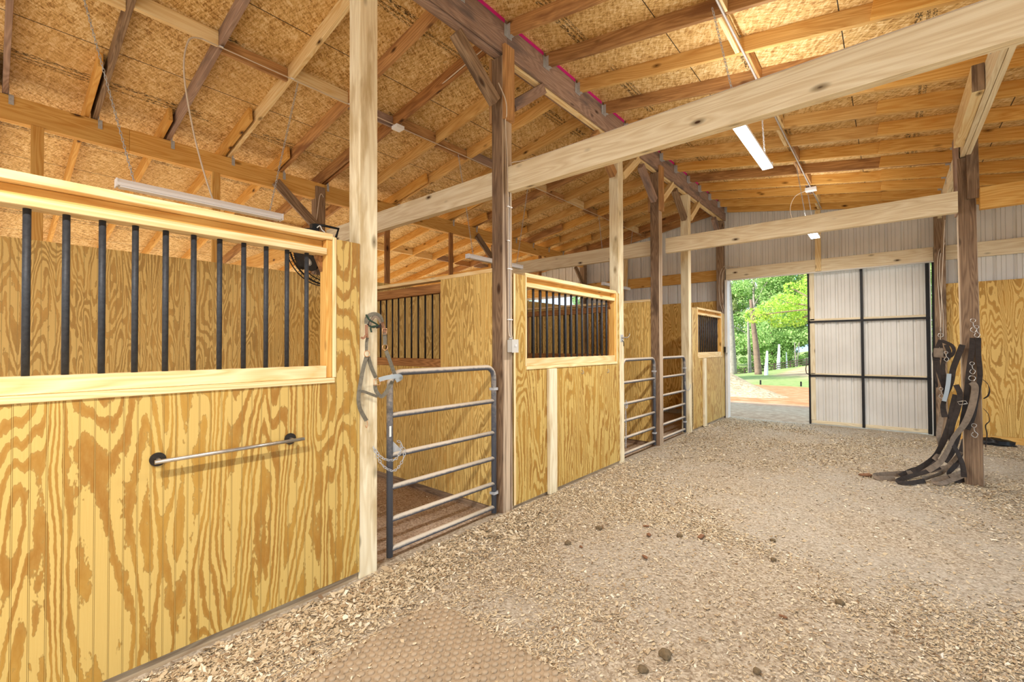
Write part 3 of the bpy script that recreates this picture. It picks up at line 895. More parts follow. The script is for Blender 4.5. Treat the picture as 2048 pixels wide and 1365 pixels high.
# ------------------------------------------------------------------ end wall: ribbed steel siding with the opening
def rib_sheet(x0, x1, zf0, zf1, y, pitch=0.2286, flip=1):
    """vertical ribbed sheet between x0 and x1; zf0(x), zf1(x) give its foot and top"""
    prof = [(0.0, 0.0), (0.012, 0.024), (0.040, 0.024), (0.052, 0.0), (0.098, 0.0), (0.102, 0.008), (0.106, 0.0), (0.150, 0.0), (0.154, 0.008), (0.158, 0.0), (0.190, 0.0)]
    xs = []
    k0 = math.floor(x0 / pitch)
    x = k0 * pitch
    pts = []
    k = k0
    while k * pitch < x1 + pitch:
        for dx, d in prof:
            pts.append((k * pitch + dx, d))
        k += 1
    P = [(x0, 0.0)] + [q for q in pts if x0 < q[0] < x1] + [(x1, 0.0)]
    V = []; F = []
    for x, d in P:
        V.append((x, y + flip * d, zf0(x))); V.append((x, y + flip * d, zf1(x)))
    for i in range(len(P) - 1): F.append((2 * i, 2 * i + 2, 2 * i + 3, 2 * i + 1))
    n = len(V)
    V += [(a, b + 0.001, c) for a, b, c in V]
    F += [tuple(n + i for i in f[::-1]) for f in F[:]]
    return V, F
Rt = lambda x: rtop(x) - 0.004
parts = [rib_sheet(-3.66, 0.06, lambda x: -0.1, Rt, 10.80), rib_sheet(0.06, 3.43, lambda x: 3.09, Rt, 10.80), rib_sheet(3.43, 7.3, lambda x: -0.1, Rt, 10.80),
         rib_sheet(-6.9, -3.66, lambda x: 3.02, Rt, 10.80), rib_sheet(-8.7, -6.9, lambda x: -0.1, Rt, 10.80)]
V, F = multi(parts)
o = link('wall_end', mesh_from(V, F), MAT['siding'])
setp(o, kind='structure')

# girts and header on the end wall
gi = 0
for xa, xb, lab in ((-3.57, -0.16, 'wall girt across the steel end wall above the far stalls'), (0.0, 3.40, 'header board over the big doorway'), (3.55, 7.2, 'wall girt on the steel end wall right of the wall post'), (-7.2, -3.73, 'girt over the doorway of the left lean-to')):
    o = bboard('wall_girt', xa, xb, 10.745, 10.785, 3.085, 3.335, MAT['beam'] if xa > -1 else MAT['amber'], axis=0)
    setp(o, lab, 'girt', 'end wall girts')
for xa, xb, lab in ((-2.46, -2.36, 'short pale stud rising from the girt above the far stall'), (1.68, 1.775, 'short stud over the middle of the big doorway')):
    o = bboard('wall_stud', xa, xb, 10.700, 10.743, 3.09 if xa > 0 else 3.12, rtop((xa + xb) / 2) - 0.16, MAT['pine'], axis=2)
    setp(o, lab, 'stud')
o = bboard('wall_stud', -2.58, -2.49, 10.742, 10.785, 2.62, 3.084, MAT['amber'], axis=2)
setp(o, 'short amber stud under the girt above the far plywood', 'stud')
bm = bmesh.new(); boxw(bm, 0.0, 3.41, 10.735, 10.80, 3.066, 3.084)
setp(link('trim_1', mesh_from_bm(bm), MAT['siding']), kind='structure')
bm = bmesh.new(); boxw(bm, 0.012, 0.060, 10.60, 10.80, -0.06, 3.066)
setp(link('trim_2', mesh_from_bm(bm), MAT['siding']), kind='structure')
bm = bmesh.new(); boxw(bm, 3.376, 3.44, 10.782, 10.798, -0.06, 3.066)
setp(link('trim_3', mesh_from_bm(bm), MAT['steelblack']), kind='structure')

# sliding door hanging outside the opening, pushed half shut; it sags slightly
dm = Matrix.Translation((2.44, 10.90, 1.56)) @ Matrix.Rotation(math.radians(-0.25), 4, 'Y')
door = bpy.data.objects.new('door_1', None); COL.objects.link(door); door.matrix_basis = dm
setp(door, kind='structure')
def dpart(name, x0, x1, y0, y1, z0, z1, mat, wood=False):
    s = (x1 - x0, y1 - y0, z1 - z0); a = s.index(max(s))
    if wood:
        me = board_mesh(s[a], s[1], s[0] if a == 2 else s[2])
        X = [(1, 0, 0), (0, 1, 0), (0, 0, 1)][a]
        R = Matrix.Identity(4) if a == 0 else Matrix.Rotation(-PI / 2, 4, 'Y')
        mw = dm @ Matrix.Translation(((x0 + x1) / 2, (y0 + y1) / 2, (z0 + z1) / 2)) @ R
        return link(name, me, mat, door, mw)
    bm = bmesh.new(); boxw(bm, x0, x1, y0, y1, z0, z1)
    return link(name, mesh_from_bm(bm), mat, door, dm)
V, F = rib_sheet(-0.91, 0.93, lambda x: -1.54, lambda x: 1.53, 0.035)
link('steel_skin', mesh_from(V, F), MAT['siding'], door, dm)
for z in (-0.565, 0.530, -1.535): 
    if z > -1.5: dpart('steel_rail', -0.90, 0.92, -0.02, 0.02, z - 0.018, z + 0.018, MAT['steelblack'])
dpart('steel_stile', -0.915, -0.885, -0.02, 0.03, -1.55, 1.54, MAT['steelblack'])
dpart('steel_stile', -0.062, -0.020, -0.025, 0.025, -1.54, 1.535, MAT['steelblack'])
dpart('steel_stile', 0.865, 0.915, -0.025, 0.03, -1.55, 1.535, MAT['steelblack'])
dpart('edge_channel', 0.918, 0.935, -0.02, 0.04, -1.55, 1.535, MAT['siding'])
for z0, z1 in ((-1.470, -0.60), (-0.535, 0.50), (0.56, 1.53)):
    dpart('wood_strip', -0.884, -0.80, 0.0, 0.03, z0, z1, MAT['beam'], True)
for xa, xb in ((-0.88, -0.063), (-0.019, 0.864)):
    dpart('wood_strip', xa, xb, 0.0, 0.03, -1.535, -1.475, MAT['beam'], True)
    dpart('wood_strip', xa, xb, 0.0, 0.03, -0.545, -0.515, MAT['beam'], True)
    dpart('wood_strip', xa, xb, 0.0, 0.03, 0.549, 0.59, MAT['beam'], True)
v, f = tube_mesh([(-0.905, 0, -0.33), (-0.955, 0, -0.36), (-0.965, 0, -0.44), (-0.955, 0, -0.52), (-0.905, 0, -0.55)], 0.008, 8)
link('handle', mesh_from(v, f), MAT['steelblack'], door, dm, smooth=True)
bm = bmesh.new(); boxw(bm, 0.0, 5.6, 10.815, 10.86, 3.16, 3.22)
setp(link('door_track', mesh_from_bm(bm), MAT['galv']), 'galvanised track the sliding door hangs from, outside above the doorway', 'door track')

# ------------------------------------------------------------------ pipe gates
def gate(y0, y1, label, x=-0.065):
    t = empty('stall_gate', (x, y1, 0.05), label, 'gate', 'grey pipe stall gates')
    zb, zt, R = 0.07, 1.405, 0.10
    pts = [(x, y0, 0.03)]
    for a in range(0, 7):
        g = a / 6 * PI / 2
        pts.append((x, y0 + R - R * math.cos(g), zt - R + R * math.sin(g)))
    for a in range(0, 7):
        g = a / 6 * PI / 2
        pts.append((x, y1 - R + R * math.sin(g), zt - R + R * math.cos(g)))
    pts.append((x, y1, 0.03))
    tube('outer_frame', pts, 0.0245, MAT['gate'], t, seg=14)
    for z in (1.085, 0.785, 0.545, 0.305, 0.085):
        tube('rail', [(x, y0 + 0.01, z), (x, y1 - 0.01, z)], 0.0215, MAT['gate'], t, seg=12)
    for z in (1.20, 0.22):
        bm = bmesh.new()
        boxw(bm, x - 0.028, x + 0.028, y1 - 0.03, y1 + 0.03, z - 0.012, z + 0.012)
        boxw(bm, x - 0.006, x + 0.006, y1 + 0.03, y1 + 0.052, z - 0.012, z + 0.012)
        me = mesh_from_bm(bm)
        link('hinge', me, MAT['galv'], t)
    return t
gate(1.955, 3.105, 'nearest grey pipe gate, below the horse halter and ajar to the brown switch post')
gate(5.76, 6.87, 'middle grey pipe gate, between a pale post and a brown post')
gate(7.13, 8.24, 'farthest grey pipe gate, beside the far stall front')
# paper label and corner plate on the first gate
g1 = [o for o in COL.objects if o.name == 'stall_gate'][0]
bm = bmesh.new(); boxw(bm, -0.0412, -0.0402, 1.935, 1.952, 0.93, 1.01)
me = mesh_from_bm(bm)
o = link('paper_label', me, MAT['label'], g1); o['label'] = 'white paper label on the gate pipe'
bm = bmesh.new()
for i, zz in enumerate((0.995, 0.985, 0.975, 0.962, 0.952, 0.94)):
    boxw(bm, -0.0401, -0.0399, 1.937, 1.950 - (i % 3) * 0.003, zz, zz + 0.003)
link('label_print', mesh_from_bm(bm), MAT['ink'], o)
V = [(-0.062, 1.97, 0.80), (-0.062, 1.97, 0.90), (-0.062, 2.07, 0.80), (-0.068, 1.97, 0.80), (-0.068, 1.97, 0.90), (-0.068, 2.07, 0.80)]
link('corner_plate', mesh_from(V, [(0, 2, 1), (3, 4, 5), (0, 1, 4, 3), (1, 2, 5, 4), (2, 0, 3, 5)]), MAT['galv'], g1)

# chains that close the gates
def chainobj(name, pts, label, L=0.034, r=0.0025, wd=0.017, mat='galv', group=None):
    v, f = chain_mesh(pts, L, r, wd)
    o = link(name, mesh_from(v, f), MAT[mat], smooth=True)
    return setp(o, label, 'chain', group)
chainobj('gate_chain', [(0.012, 1.765, 0.89), (0.02, 1.84, 0.80), (0.0, 1.95, 0.765), (-0.03, 2.02, 0.80), (-0.055, 2.05, 0.86), (-0.075, 2.03, 0.88)], 'silver chain holding the near gate to the pale halter post, upper loop', L=0.030)
chainobj('gate_chain', [(0.012, 1.768, 0.895), (0.02, 1.83, 0.76), (0.012, 1.93, 0.69), (-0.02, 2.02, 0.715), (-0.045, 2.075, 0.79), (-0.08, 2.07, 0.84)], 'silver chain drooping lower round the near gate upright', L=0.030)
chainobj('gate_chain', [(0.006, 5.70, 0.80), (0.0, 5.74, 0.74), (0.0, 5.78, 0.77), (-0.03, 5.80, 0.84)], 'short chain on the middle gate upright')
chainobj('gate_chain', [(0.006, 5.715, 0.72), (0.008, 5.718, 0.5), (0.006, 5.715, 0.2)], 'long chain dangling down beside the middle gate', L=0.04)
chainobj('gate_chain', [(0.006, 8.34, 0.90), (0.01, 8.29, 0.82), (-0.02, 8.22, 0.80), (-0.04, 8.20, 0.95)], 'short chain at the latch side of the farthest gate')
chainobj('gate_chain', [(0.01, 8.452, 0.92), (0.012, 8.452, 0.5), (0.01, 8.452, 0.1)], 'dark chain dangling down the edge of the far stall front', L=0.04, mat='darkmetal')

for u_, v_, lab in ((1163, 741, 'tiny silver hook under the middle stall window, nearer the camera'), (1214, 739, 'tiny silver hook under the far end of the middle stall window')):
    p = pt(0, 0.008, u_, v_)
    setp(tube('coat_hook', smooth_pts([p, p + Vector((0.02, 0, -0.005)), p + Vector((0.028, 0, -0.03)), p + Vector((0.014, 0, -0.045)), p + Vector((0.006, 0, -0.03))], 4), 0.004, MAT['chrome'], None, 6), lab, 'hook', 'small hooks under the middle window')

# slide bolt on the pale middle post
t = empty('slide_bolt', (0.0, 5.60, 1.72), 'silver slide bolt on the pale post beside the middle stall window', 'latch')
bm = bmesh.new(); boxw(bm, 0.0, 0.006, 5.585, 5.655, 1.66, 1.76)
link('back_plate', mesh_from_bm(bm), MAT['galv'], t)
tube('bolt', [(0.02, 5.60, 1.72), (0.02, 5.75, 1.72), (0.025, 5.80, 1.745), (0.025, 5.81, 1.78)], 0.008, MAT['chrome'], t, 8)
tube('hook', [(0.008, 5.62, 1.68), (0.03, 5.62, 1.66), (0.03, 5.62, 1.60)], 0.005, MAT['darkmetal'], t, 6)

# towel rail on the near stall front
t = empty('towel_rail', (0.008, 0.86, 1.04), 'brushed metal towel rail with round flanges on the near stall front', 'rail')
for y in (0.552, 1.195):
    v, f = tube_mesh([(0.008, y, 1.042), (0.016, y, 1.042)], 0.034, 24)
    link('flange', mesh_from(v, f), MAT['darkmetal'], t, smooth=False)
    tube('arm', [(0.014, y, 1.042), (0.066, y, 1.040)], 0.0095, MAT['chrome'], t, 10)
tube('rod', [(0.066, 0.530, 1.040), (0.066, 1.255, 1.040)], 0.0105, MAT['chrome'], t, 12)

# switch box and cables on the brown post
t = empty('switch_box', (0.03, 3.25, 1.60), 'light grey switch box on the weathered brown post', 'switch')
bm = bmesh.new(); boxw(bm, 0.001, 0.062, 3.225, 3.315, 1.545, 1.665)
bmesh.ops.bevel(bm, geom=bm.edges[:], offset=0.004, segments=2, affect='EDGES')
link('box', mesh_from_bm(bm), MAT['boxgrey'], t)
bm = bmesh.new(); boxw(bm, 0.0625, 0.066, 3.222, 3.318, 1.542, 1.668); link('cover_plate', mesh_from_bm(bm), MAT['boxgrey'], t)
bm = bmesh.new(); boxw(bm, 0.0665, 0.078, 3.264, 3.276, 1.600, 1.622); link('toggle', mesh_from_bm(bm), MAT['white'], t)
tube('gland', [(0.03, 3.238, 1.666), (0.03, 3.238, 1.685)], 0.014, MAT['galv'], t, 10)

def cable(name, pts, label, r=0.0055, mat='cable', staples=None, group=None, k=8):
    t = empty(name, pts[0], label, 'cable', group)
    tube('cable_run', smooth_pts(pts, k), r, MAT[mat], t, 8)
    for s in (staples or []):
        bm = bmesh.new(); box_bm(bm, s, (0.016, 0.03, 0.009)); link('staple', mesh_from_bm(bm), MAT['white'], t)
    return t
cable('electric_cable', [(0.03, 3.238, 1.69), (0.012, 3.232, 1.8), (0.007, 3.236, 2.4), (0.007, 3.236, 3.0), (0.007, 3.225, 3.45), (0.007, 3.200, 3.75), (0.055, 3.165, 3.80), (0.055, 3.150, 3.93), (0.0, 3.11, 4.1)], 'cream cable running up the brown switch post to the ridge', staples=[(0.012, 3.24, 1.86), (0.012, 3.24, 2.35), (0.012, 3.236, 2.62), (0.012, 3.236, 2.95)])
cable('electric_cable', [(0.03, 3.268, 1.67), (0.012, 3.272, 1.8), (0.007, 3.27, 2.4), (0.007, 3.274, 2.9), (0.007, 3.275, 3.2), (0.02, 3.285, 3.34), (0.05, 3.25, 3.37), (0.35, 3.25, 3.345), (1.6, 3.25, 3.345), (3.4, 3.25, 3.345)], 'cream cable running up the switch post and along the top of the near cross beam', staples=[(0.012, 3.272, 1.86), (0.012, 3.272, 2.35), (0.012, 3.272, 2.95)])
cable('electric_cable', [(0.02, 3.254, 1.69), (0.009, 3.254, 1.9), (0.006, 3.255, 3.05)], 'thin grey cable between the two cream cables on the switch post', r=0.004, mat='conduit')
# round the left blocking line and down to the hung lamp
yb_ = [YR[i] for i in range(4, NR)]
cable('electric_cable', [(-1.80, 1.205, 4.325), (-1.80, 1.9, 4.325), (-1.80, 2.6, 4.325), (-1.80, 3.20, 4.325)], 'cream cable stapled along the left blocking line, up to the white junction box', staples=[(-1.80, 1.35, 4.33), (-1.80, 1.98, 4.33), (-1.80, 2.61, 4.33)])
cable('electric_cable', [(-1.80, 1.20, 4.325), (-1.78, 1.10, 4.25), (-1.75, 1.06, 3.95), (-1.74, 1.12, 3.5), (-1.74, 1.20, 3.15), (-1.75, 1.28, 2.90)], 'cream cable drooping from the roof down to the stall strip lamp', r=0.007)
cable('electric_cable', [(-1.80, 3.32, 4.32), (-1.80, 5.0, 4.325), (-1.80, 8.0, 4.325), (-1.80, 10.3, 4.325)], 'cream cable stapled along the far part of the left blocking line')
cable('electric_cable', [(-1.83, 3.30, 4.35), (-1.55, 3.24, 4.42), (-1.2, 3.262, 4.50), (-0.8, 3.218, 4.52), (-0.2, 3.214, 4.62)], 'dark cable looping from the junction box along a rafter to the ridge', r=0.006)
t = empty('junction_box', (-1.80, 3.24, 4.30), 'white junction box under the left blocking line', 'junction box')
bm = bmesh.new(); boxw(bm, -1.855, -1.745, 3.20, 3.31, 4.285, 4.325); link('box', mesh_from_bm(bm), MAT['white'], t)
# right line: conduit
cable('conduit', [(1.80, y, rbot(1.8) - 0.012 - 0.006 * math.sin(y * 9)) for y in (-1.2, 0.2, 1.4, 2.6, 3.8, 4.6, 5.6, 6.6, 7.6, 8.6, 9.05)], 'grey conduit snaking along the right blocking line over the aisle', r=0.010, mat='conduit')
t = empty('junction_box', (1.80, 9.1, 4.28), 'white junction box under the right blocking line, near the end wall', 'junction box')
bm = bmesh.new(); boxw(bm, 1.72, 1.88, 9.03, 9.16, 4.25, 4.30); link('box', mesh_from_bm(bm), MAT['white'], t)
cable('conduit', [(1.80, 9.16, 4.28), (1.80, 9.6, 4.305), (1.80, 10.6, 4.30)], 'grey conduit from the far junction box to the end wall', r=0.010, mat='conduit')
cable('electric_cable', [(1.74, 9.09, 4.27), (1.58, 9.0, 4.18), (1.52, 8.9, 3.95), (1.60, 8.75, 3.65), (1.80, 8.60, 3.50)], 'cream cable hanging in a loop from the far junction box to the lamp', r=0.006)
# cables at the doorway corner and at the right wall post
cable('electric_cable', [(0.004, 10.60, 1.56), (0.004, 10.60, 2.2), (-0.004, 10.60, 2.4), (-0.03, 10.572, 2.8), (-0.02, 10.57, 3.2), (0.06, 10.69, 3.36), (0.3, 10.74, 3.345)], 'cream cable bowing up the doorway corner post to the header')
cable('electric_cable', [(-0.004, 10.572, 1.56), (-0.02, 10.572, 2.3), (-0.085, 10.572, 2.6), (-0.09, 10.572, 3.1), (0.0, 10.60, 3.37), (0.16, 10.74, 3.35)], 'second cream cable bowing wider up the doorway corner post')
cable('electric_cable', [(3.52, 10.582, 3.34), (3.46, 10.582, 3.2), (3.44, 10.582, 2.9), (3.455, 10.582, 2.4), (3.47, 10.582, 1.9), (3.455, 10.582, 1.55)], 'cream cable down the wall post by the sliding door')
cable('electric_cable', [(3.54, 10.582, 3.36), (3.48, 10.582, 3.15), (3.465, 10.582, 2.8), (3.50, 10.582, 2.2), (3.50, 10.582, 1.75)], 'second cream cable down the wall post by the sliding door')
t = empty('switch_box', (0.02, 10.58, 1.5), 'white switch box on the doorway corner of the far stall front', 'switch')
bm = bmesh.new(); boxw(bm, -0.005, 0.055, 10.50, 10.575, 1.46, 1.58); link('box', mesh_from_bm(bm), MAT['darkmetal'], t)
bm = bmesh.new(); boxw(bm, 0.056, 0.088, 10.485, 10.60, 1.45, 1.59); link('cover_plate', mesh_from_bm(bm), MAT['boxgrey'], t)
cable('electric_cable', [(-3.57, 3.2, 3.82), (-3.565, 3.16, 3.86), (-3.56, 3.13, 3.78), (-3.57, 3.10, 3.5), (-3.57, 3.06, 3.3)], 'cream cable down the back post toward the fan')

# ------------------------------------------------------------------ strip lamps
def lamp(cx, cy, cz, label, on, watts=0.0, w=0.085, L=1.22, chains=True, top=None):
    t = empty('strip_lamp', (cx, cy, cz), label, 'lamp', 'hanging strip lamps')
    # trapezoid body along Y
    prof = [(-w / 2, 0.0), (-w / 2, 0.022), (-w / 4, 0.055), (w / 4, 0.055), (w / 2, 0.022), (w / 2, 0.0)]
    V = []; n = len(prof)
    for y in (cy - L / 2, cy + L / 2):
        for x, z in prof: V.append((cx + x, y, cz + z))
    F = [(i, (i + 1) % n, n + (i + 1) % n, n + i) for i in range(n)] + [tuple(range(n))[::-1], tuple(range(n, 2 * n))]
    link('housing', mesh_from(V, F), MAT['white'], t)
    bm = bmesh.new(); boxw(bm, cx - w / 2 + 0.006, cx + w / 2 - 0.006, cy - L / 2 + 0.015, cy + L / 2 - 0.015, cz - 0.012, cz - 0.001)
    link('diffuser', mesh_from_bm(bm), MAT['glow'] if on else MAT['white'], t)
    for sgn in (-1, 1):
        bm = bmesh.new(); boxw(bm, cx - w / 2, cx + w / 2, cy + sgn * (L / 2), cy + sgn * (L / 2 + 0.008), cz - 0.012, cz + 0.052)
        link('end_cap', mesh_from_bm(bm), MAT['white'], t)
    if on:
        ld = bpy.data.lights.new('strip_light', 'AREA')
        ld.shape = 'RECTANGLE'; ld.size = w; ld.size_y = L - 0.05; ld.energy = watts; ld.color = (1.0, 0.96, 0.90)
        lo = bpy.data.objects.new('strip_light', ld); COL.objects.link(lo)
        lo.location = (cx, cy, cz - 0.016)
        lu = bpy.data.lights.new('added_uplight', 'AREA')   # extra light added above the closed housing to brighten the roof
        lu.shape = 'RECTANGLE'; lu.size = w * 0.6; lu.size_y = L - 0.1; lu.energy = watts * 0.16; lu.color = (1.0, 0.96, 0.90)
        lx = bpy.data.objects.new('added_uplight', lu); COL.objects.link(lx)
        lx.location = (cx, cy, cz + 0.062); lx.rotation_euler = (PI, 0, 0)
    return t
def lampchain(x, y, z0, x1, y1, label):
    z1 = rbot(x1) - 0.0
    v, f = chain_mesh([(x, y, z0), ((x + x1) / 2, (y + y1) / 2, (z0 + z1) / 2), (x1, y1, z1)], 0.036, 0.0022, 0.015)
    o = link('lamp_chain', mesh_from(v, f), MAT['galv'], smooth=True)
    return setp(o, label, 'chain', 'lamp chains')
lamp(1.75, -0.55, 3.35, 'lit strip lamp over the near aisle', True, LAMPS[0][3])
lamp(1.85, 4.62, 3.45, 'lit strip lamp hanging over the aisle between the two cross beams', True, LAMPS[1][3], w=0.10)
lamp(1.85, 8.55, 3.45, 'lit strip lamp beyond the far cross beam', True, LAMPS[2][3], w=0.13)
lamp(1.85, -3.3, 3.43, 'unseen strip lamp added behind the camera to brighten the aisle', True, LAMPS[3][3], w=0.13)
lamp(-1.75, 1.245, 2.855, 'unlit white strip lamp hanging in the near stall', False)
lamp(-1.85, 5.10, 2.895, 'unlit white strip lamp hanging in the middle stall', False)
lamp(-1.85, 9.1, 2.92, 'unlit white strip lamp hanging in the far stall', False)
for a in ((-1.75, 0.74, 2.91, -1.86, 0.44, 'left chain of the near stall lamp'), (-1.75, 1.75, 2.91, -1.83, 2.05, 'right chain of the near stall lamp'),
          (-1.85, 4.60, 2.95, -1.84, 4.30, 'near chain of the middle stall lamp'), (-1.85, 5.6, 2.95, -1.84, 5.9, 'far chain of the middle stall lamp'),
          (-1.85, 8.6, 2.98, -1.84, 8.3, 'near chain of the far stall lamp'), (-1.85, 9.6, 2.98, -1.84, 9.9, 'far chain of the far stall lamp'),
          (1.85, 4.12, 3.49, 1.74, 3.75, 'near chain of the lit lamp between the cross beams'), (1.85, 5.12, 3.49, 1.76, 5.4, 'far chain of the lit lamp between the cross beams'),
          (1.85, 8.05, 3.51, 1.76, 7.8, 'near chain of the lamp beyond the far cross beam'), (1.85, 9.05, 3.51, 1.72, 9.35, 'far chain of the lamp beyond the far cross beam')):
    lampchain(*a)

# ------------------------------------------------------------------ wall fan in the near stall
FN = Vector((0.25, -0.80, -0.55)).normalized()      # facing
fc = Vector(pt(0, -0.27, 629, 516))
fa = FN.cross(Vector((0, 0, 1))).normalized(); fb = FN.cross(fa)
t = empty('wall_fan', fc, 'black caged wall fan tilted down behind the bars of the near stall', 'fan')
parts = []
for rr_, dz in ((0.205, 0.0), (0.200, 0.035), (0.200, -0.035), (0.06, 0.055)):
    parts.append(tube_mesh(ring_pts(fc + FN * dz, rr_, fa, fb, 40), 0.004 if rr_ > 0.1 and dz else 0.0065, 6, True))
link('cage_hoop', mesh_from(*multi(parts)), MAT['plasticblack'], t, smooth=True)
parts = []
for i in range(44):
    a = 2 * PI * i / 44; d = math.cos(a) * fa + math.sin(a) * fb
    parts.append(tube_mesh([fc + d * 0.055 + FN * 0.06, fc + d * 0.13 + FN * 0.055, fc + d * 0.198 + FN * 0.03, fc + d * 0.205], 0.0014, 4))
    parts.append(tube_mesh([fc + d * 0.055 - FN * 0.06, fc + d * 0.13 - FN * 0.055, fc + d * 0.198 - FN * 0.03, fc + d * 0.205], 0.0014, 4))
link('cage_wires', mesh_from(*multi(parts)), MAT['plasticblack'], t)
for i in range(3):
    a0 = 2 * PI * i / 3
    V = []; F = []
    for j in range(6):
        r_ = 0.04 + 0.145 * j / 5; wd = 0.35 + 0.25 * math.sin(j / 5 * PI)
        for k in range(5):
            a = a0 + (k / 4 - 0.5) * 2 * wd
            V.append(fc + r_ * (math.cos(a) * fa + math.sin(a) * fb) + FN * (0.028 * (k / 4 - 0.5)))
    for j in range(5):
        for k in range(4): F.append((j * 5 + k, j * 5 + k + 1, (j + 1) * 5 + k + 1, (j + 1) * 5 + k))
    o = link('fan_blade', mesh_from(V, F), MAT['steelblack'], t, smooth=True)
    md = o.modifiers.new('thick', 'SOLIDIFY'); md.thickness = 0.003
v, f = tube_mesh([fc - FN * 0.12, fc - FN * 0.02], 0.06, 20); link('motor', mesh_from(v, f), MAT['plasticblack'], t, smooth=False)
hb = fc + FN * 0.066
v, f = tube_mesh([fc + FN * 0.045, hb], 0.072, 28); link('hub_badge', mesh_from(v, f), MAT['plasticblack'], t)
V, F = multi([tube_mesh(ring_pts(hb + FN * 0.001, 0.028, fa, fb, 24), 0.0018, 5, True),
              tube_mesh([hb, hb + FN * 0.002], 0.0225, 20)])
lg = link('logo_disc', mesh_from(V, F), MAT['boxgrey'], t); lg['label'] = 'pale oval logo disc on the hub'
# squiggle of dark lettering on the disc
txt = []
for i, (ax_, bx_) in enumerate(((-0.016, 0.0), (-0.009, 0.003), (-0.003, -0.003), (0.004, 0.003), (0.010, -0.002), (0.016, 0.001))):
    p = hb + FN * 0.003 + fa * ax_ + fb * bx_
    txt.append(tube_mesh([p - fb * 0.004 - fa * 0.002, p + fb * 0.004 + fa * 0.002], 0.0012, 5))
link('logo_lettering', mesh_from(*multi(txt)), MAT['ink'], lg)
# bracket above the top plate
tube('bracket', [fc - FN * 0.09, pt(0, -0.27, 672, 475), pt(0, -0.22, 677, 458), pt(0, -0.24, 650, 452), pt(0, -0.27, 630, 449), pt(0, -0.27, 627, 466)], 0.009, MAT['plasticblack'], t, 8)
bm = bmesh.new(); q_ = pt(0, -0.27, 629, 458); boxw(bm, q_.x - 0.02, q_.x + 0.02, q_.y - 0.025, q_.y + 0.025, q_.z - 0.03, q_.z + 0.03); link('bracket_knuckle', mesh_from_bm(bm), MAT['plasticblack'], t)
tube('power_cord', smooth_pts([pt(0, -0.24, 634, 456), pt(0, -0.24, 640, 452), pt(0, -0.22, 644, 460), pt(0, -0.20, 650, 466), pt(0, -0.18, 646, 474)], 6), 0.004, MAT['boxgrey'], t, 6)

# ------------------------------------------------------------------ halter on the pale post
def hp(u, v, off=0.0): return pt(0, 0.035 + off, u, v)
t = empty('horse_halter', hp(748, 640), 'grey webbing horse halter with brass rings hung on the pale post over the gate', 'halter')
def hw(name, pts, w, mat='webgrey', off=0.0, th=0.004, tw=0.0):
    return ribbon(name, [hp(u, v, off + (o[0] if o else 0)) for u, v, *o in pts], w, MAT[mat], t, (1, -0.75, 0), th, tw)
hw('crown_strap', [(733, 648, .0), (734, 636, .0), (742, 630, .01), (752, 629, .02), (760, 634, .03), (764, 645, .03)], 0.028)
hw('crown_strap', [(740, 652, .02), (743, 640, .02), (750, 634, .03), (757, 638, .04), (761, 647, .05)], 0.016, 'webtan')
hw('crown_strap', [(736, 652, .0), (746, 636, .01), (754, 634, .01), (763, 642, .01), (762, 651, .01), (752, 655, .01)], 0.02, 'web')
tube('green_cord', smooth_pts([hp(732, 630, .0), hp(740, 641, .02), hp(752, 648, .03), (hp(755, 652, .03)), hp(742, 655, .03), hp(743, 665, .03)], 6), 0.006, MAT['green'], t, 8)
tube('green_cord', smooth_pts([hp(738, 652, .03), hp(748, 655, .03), hp(756, 650, .03)], 6), 0.006, MAT['green'], t, 8)
hw('crown_piece', [(764, 645, .02), (767, 655, .02), (770, 668, .02)], 0.020, 'leather')
hw('cheek_strap', [(733, 650), (733, 664), (734, 675)], 0.020, 'leather')
hw('buckle_tongue', [(722, 675, .02), (727, 677, .02), (733, 670, .01), (735, 676, .01)], 0.014, 'leather')
hw('cheek_strap', [(735, 676), (733, 688), (733, 702)], 0.020)
hw('cheek_strap', [(769, 666, .02), (770, 680, .02), (770, 690, .02)], 0.026)
for u, v in ((734, 708), (770, 695)):
    tube('ring', ring_pts(hp(u, v, .01), 0.021, (0, 1, 0), (0, 0, 1), 18), 0.0035, MAT['rose'], t, 6, cyclic=True)
hw('cheek_strap', [(772, 702, .02), (779, 720, .03), (786, 740, .03), (791, 752, .03)], 0.026)
hw('cheek_strap', [(737, 714), (741, 730), (748, 748), (752, 756)], 0.026)
hw('throat_strap', [(733, 714), (727, 735), (722, 760), (718, 785)], 0.026)
hw('throat_strap', [(718, 783, .01), (717, 800, .01), (720, 818), (726, 830), (733, 842)], 0.026)
hw('chin_strap', [(718, 783, .012), (728, 784, .012), (742, 789, .015), (755, 794, .015)], 0.018)
hw('nose_band', [(758, 760, .02), (768, 757, .05), (783, 754, .09), (799, 753, .09), (801, 757, .06), (792, 762, .03)], 0.030, 'blue')
hw('nose_band', [(750, 770), (752, 782, .01), (761, 793, .02), (768, 790, .03), (778, 775, .04), (785, 763, .04)], 0.026)
for u, v, s in ((754, 765, 0.024), (766, 759, 0.018)):
    c = hp(u, v, .02); q = [c + Vector((0, a * s, b * s * 0.8)) for a, b in ((-1, -1), (1, -1), (1, 1), (-1, 1))]
    tube('buckle', q, 0.0038, MAT['rose'], t, 6, cyclic=True)
c = hp(769, 663, .03); q = [c + Vector((0, a * 0.018, b * 0.02)) for a, b in ((-1, -1), (1, -1), (1, 1), (-1, 1))]
tube('buckle', q, 0.0035, MAT['rose'], t, 6, cyclic=True)
tube('snap', smooth_pts([hp(734, 842), hp(735, 850), hp(733, 856), hp(731, 851)], 5), 0.003, MAT['rose'], t, 6)

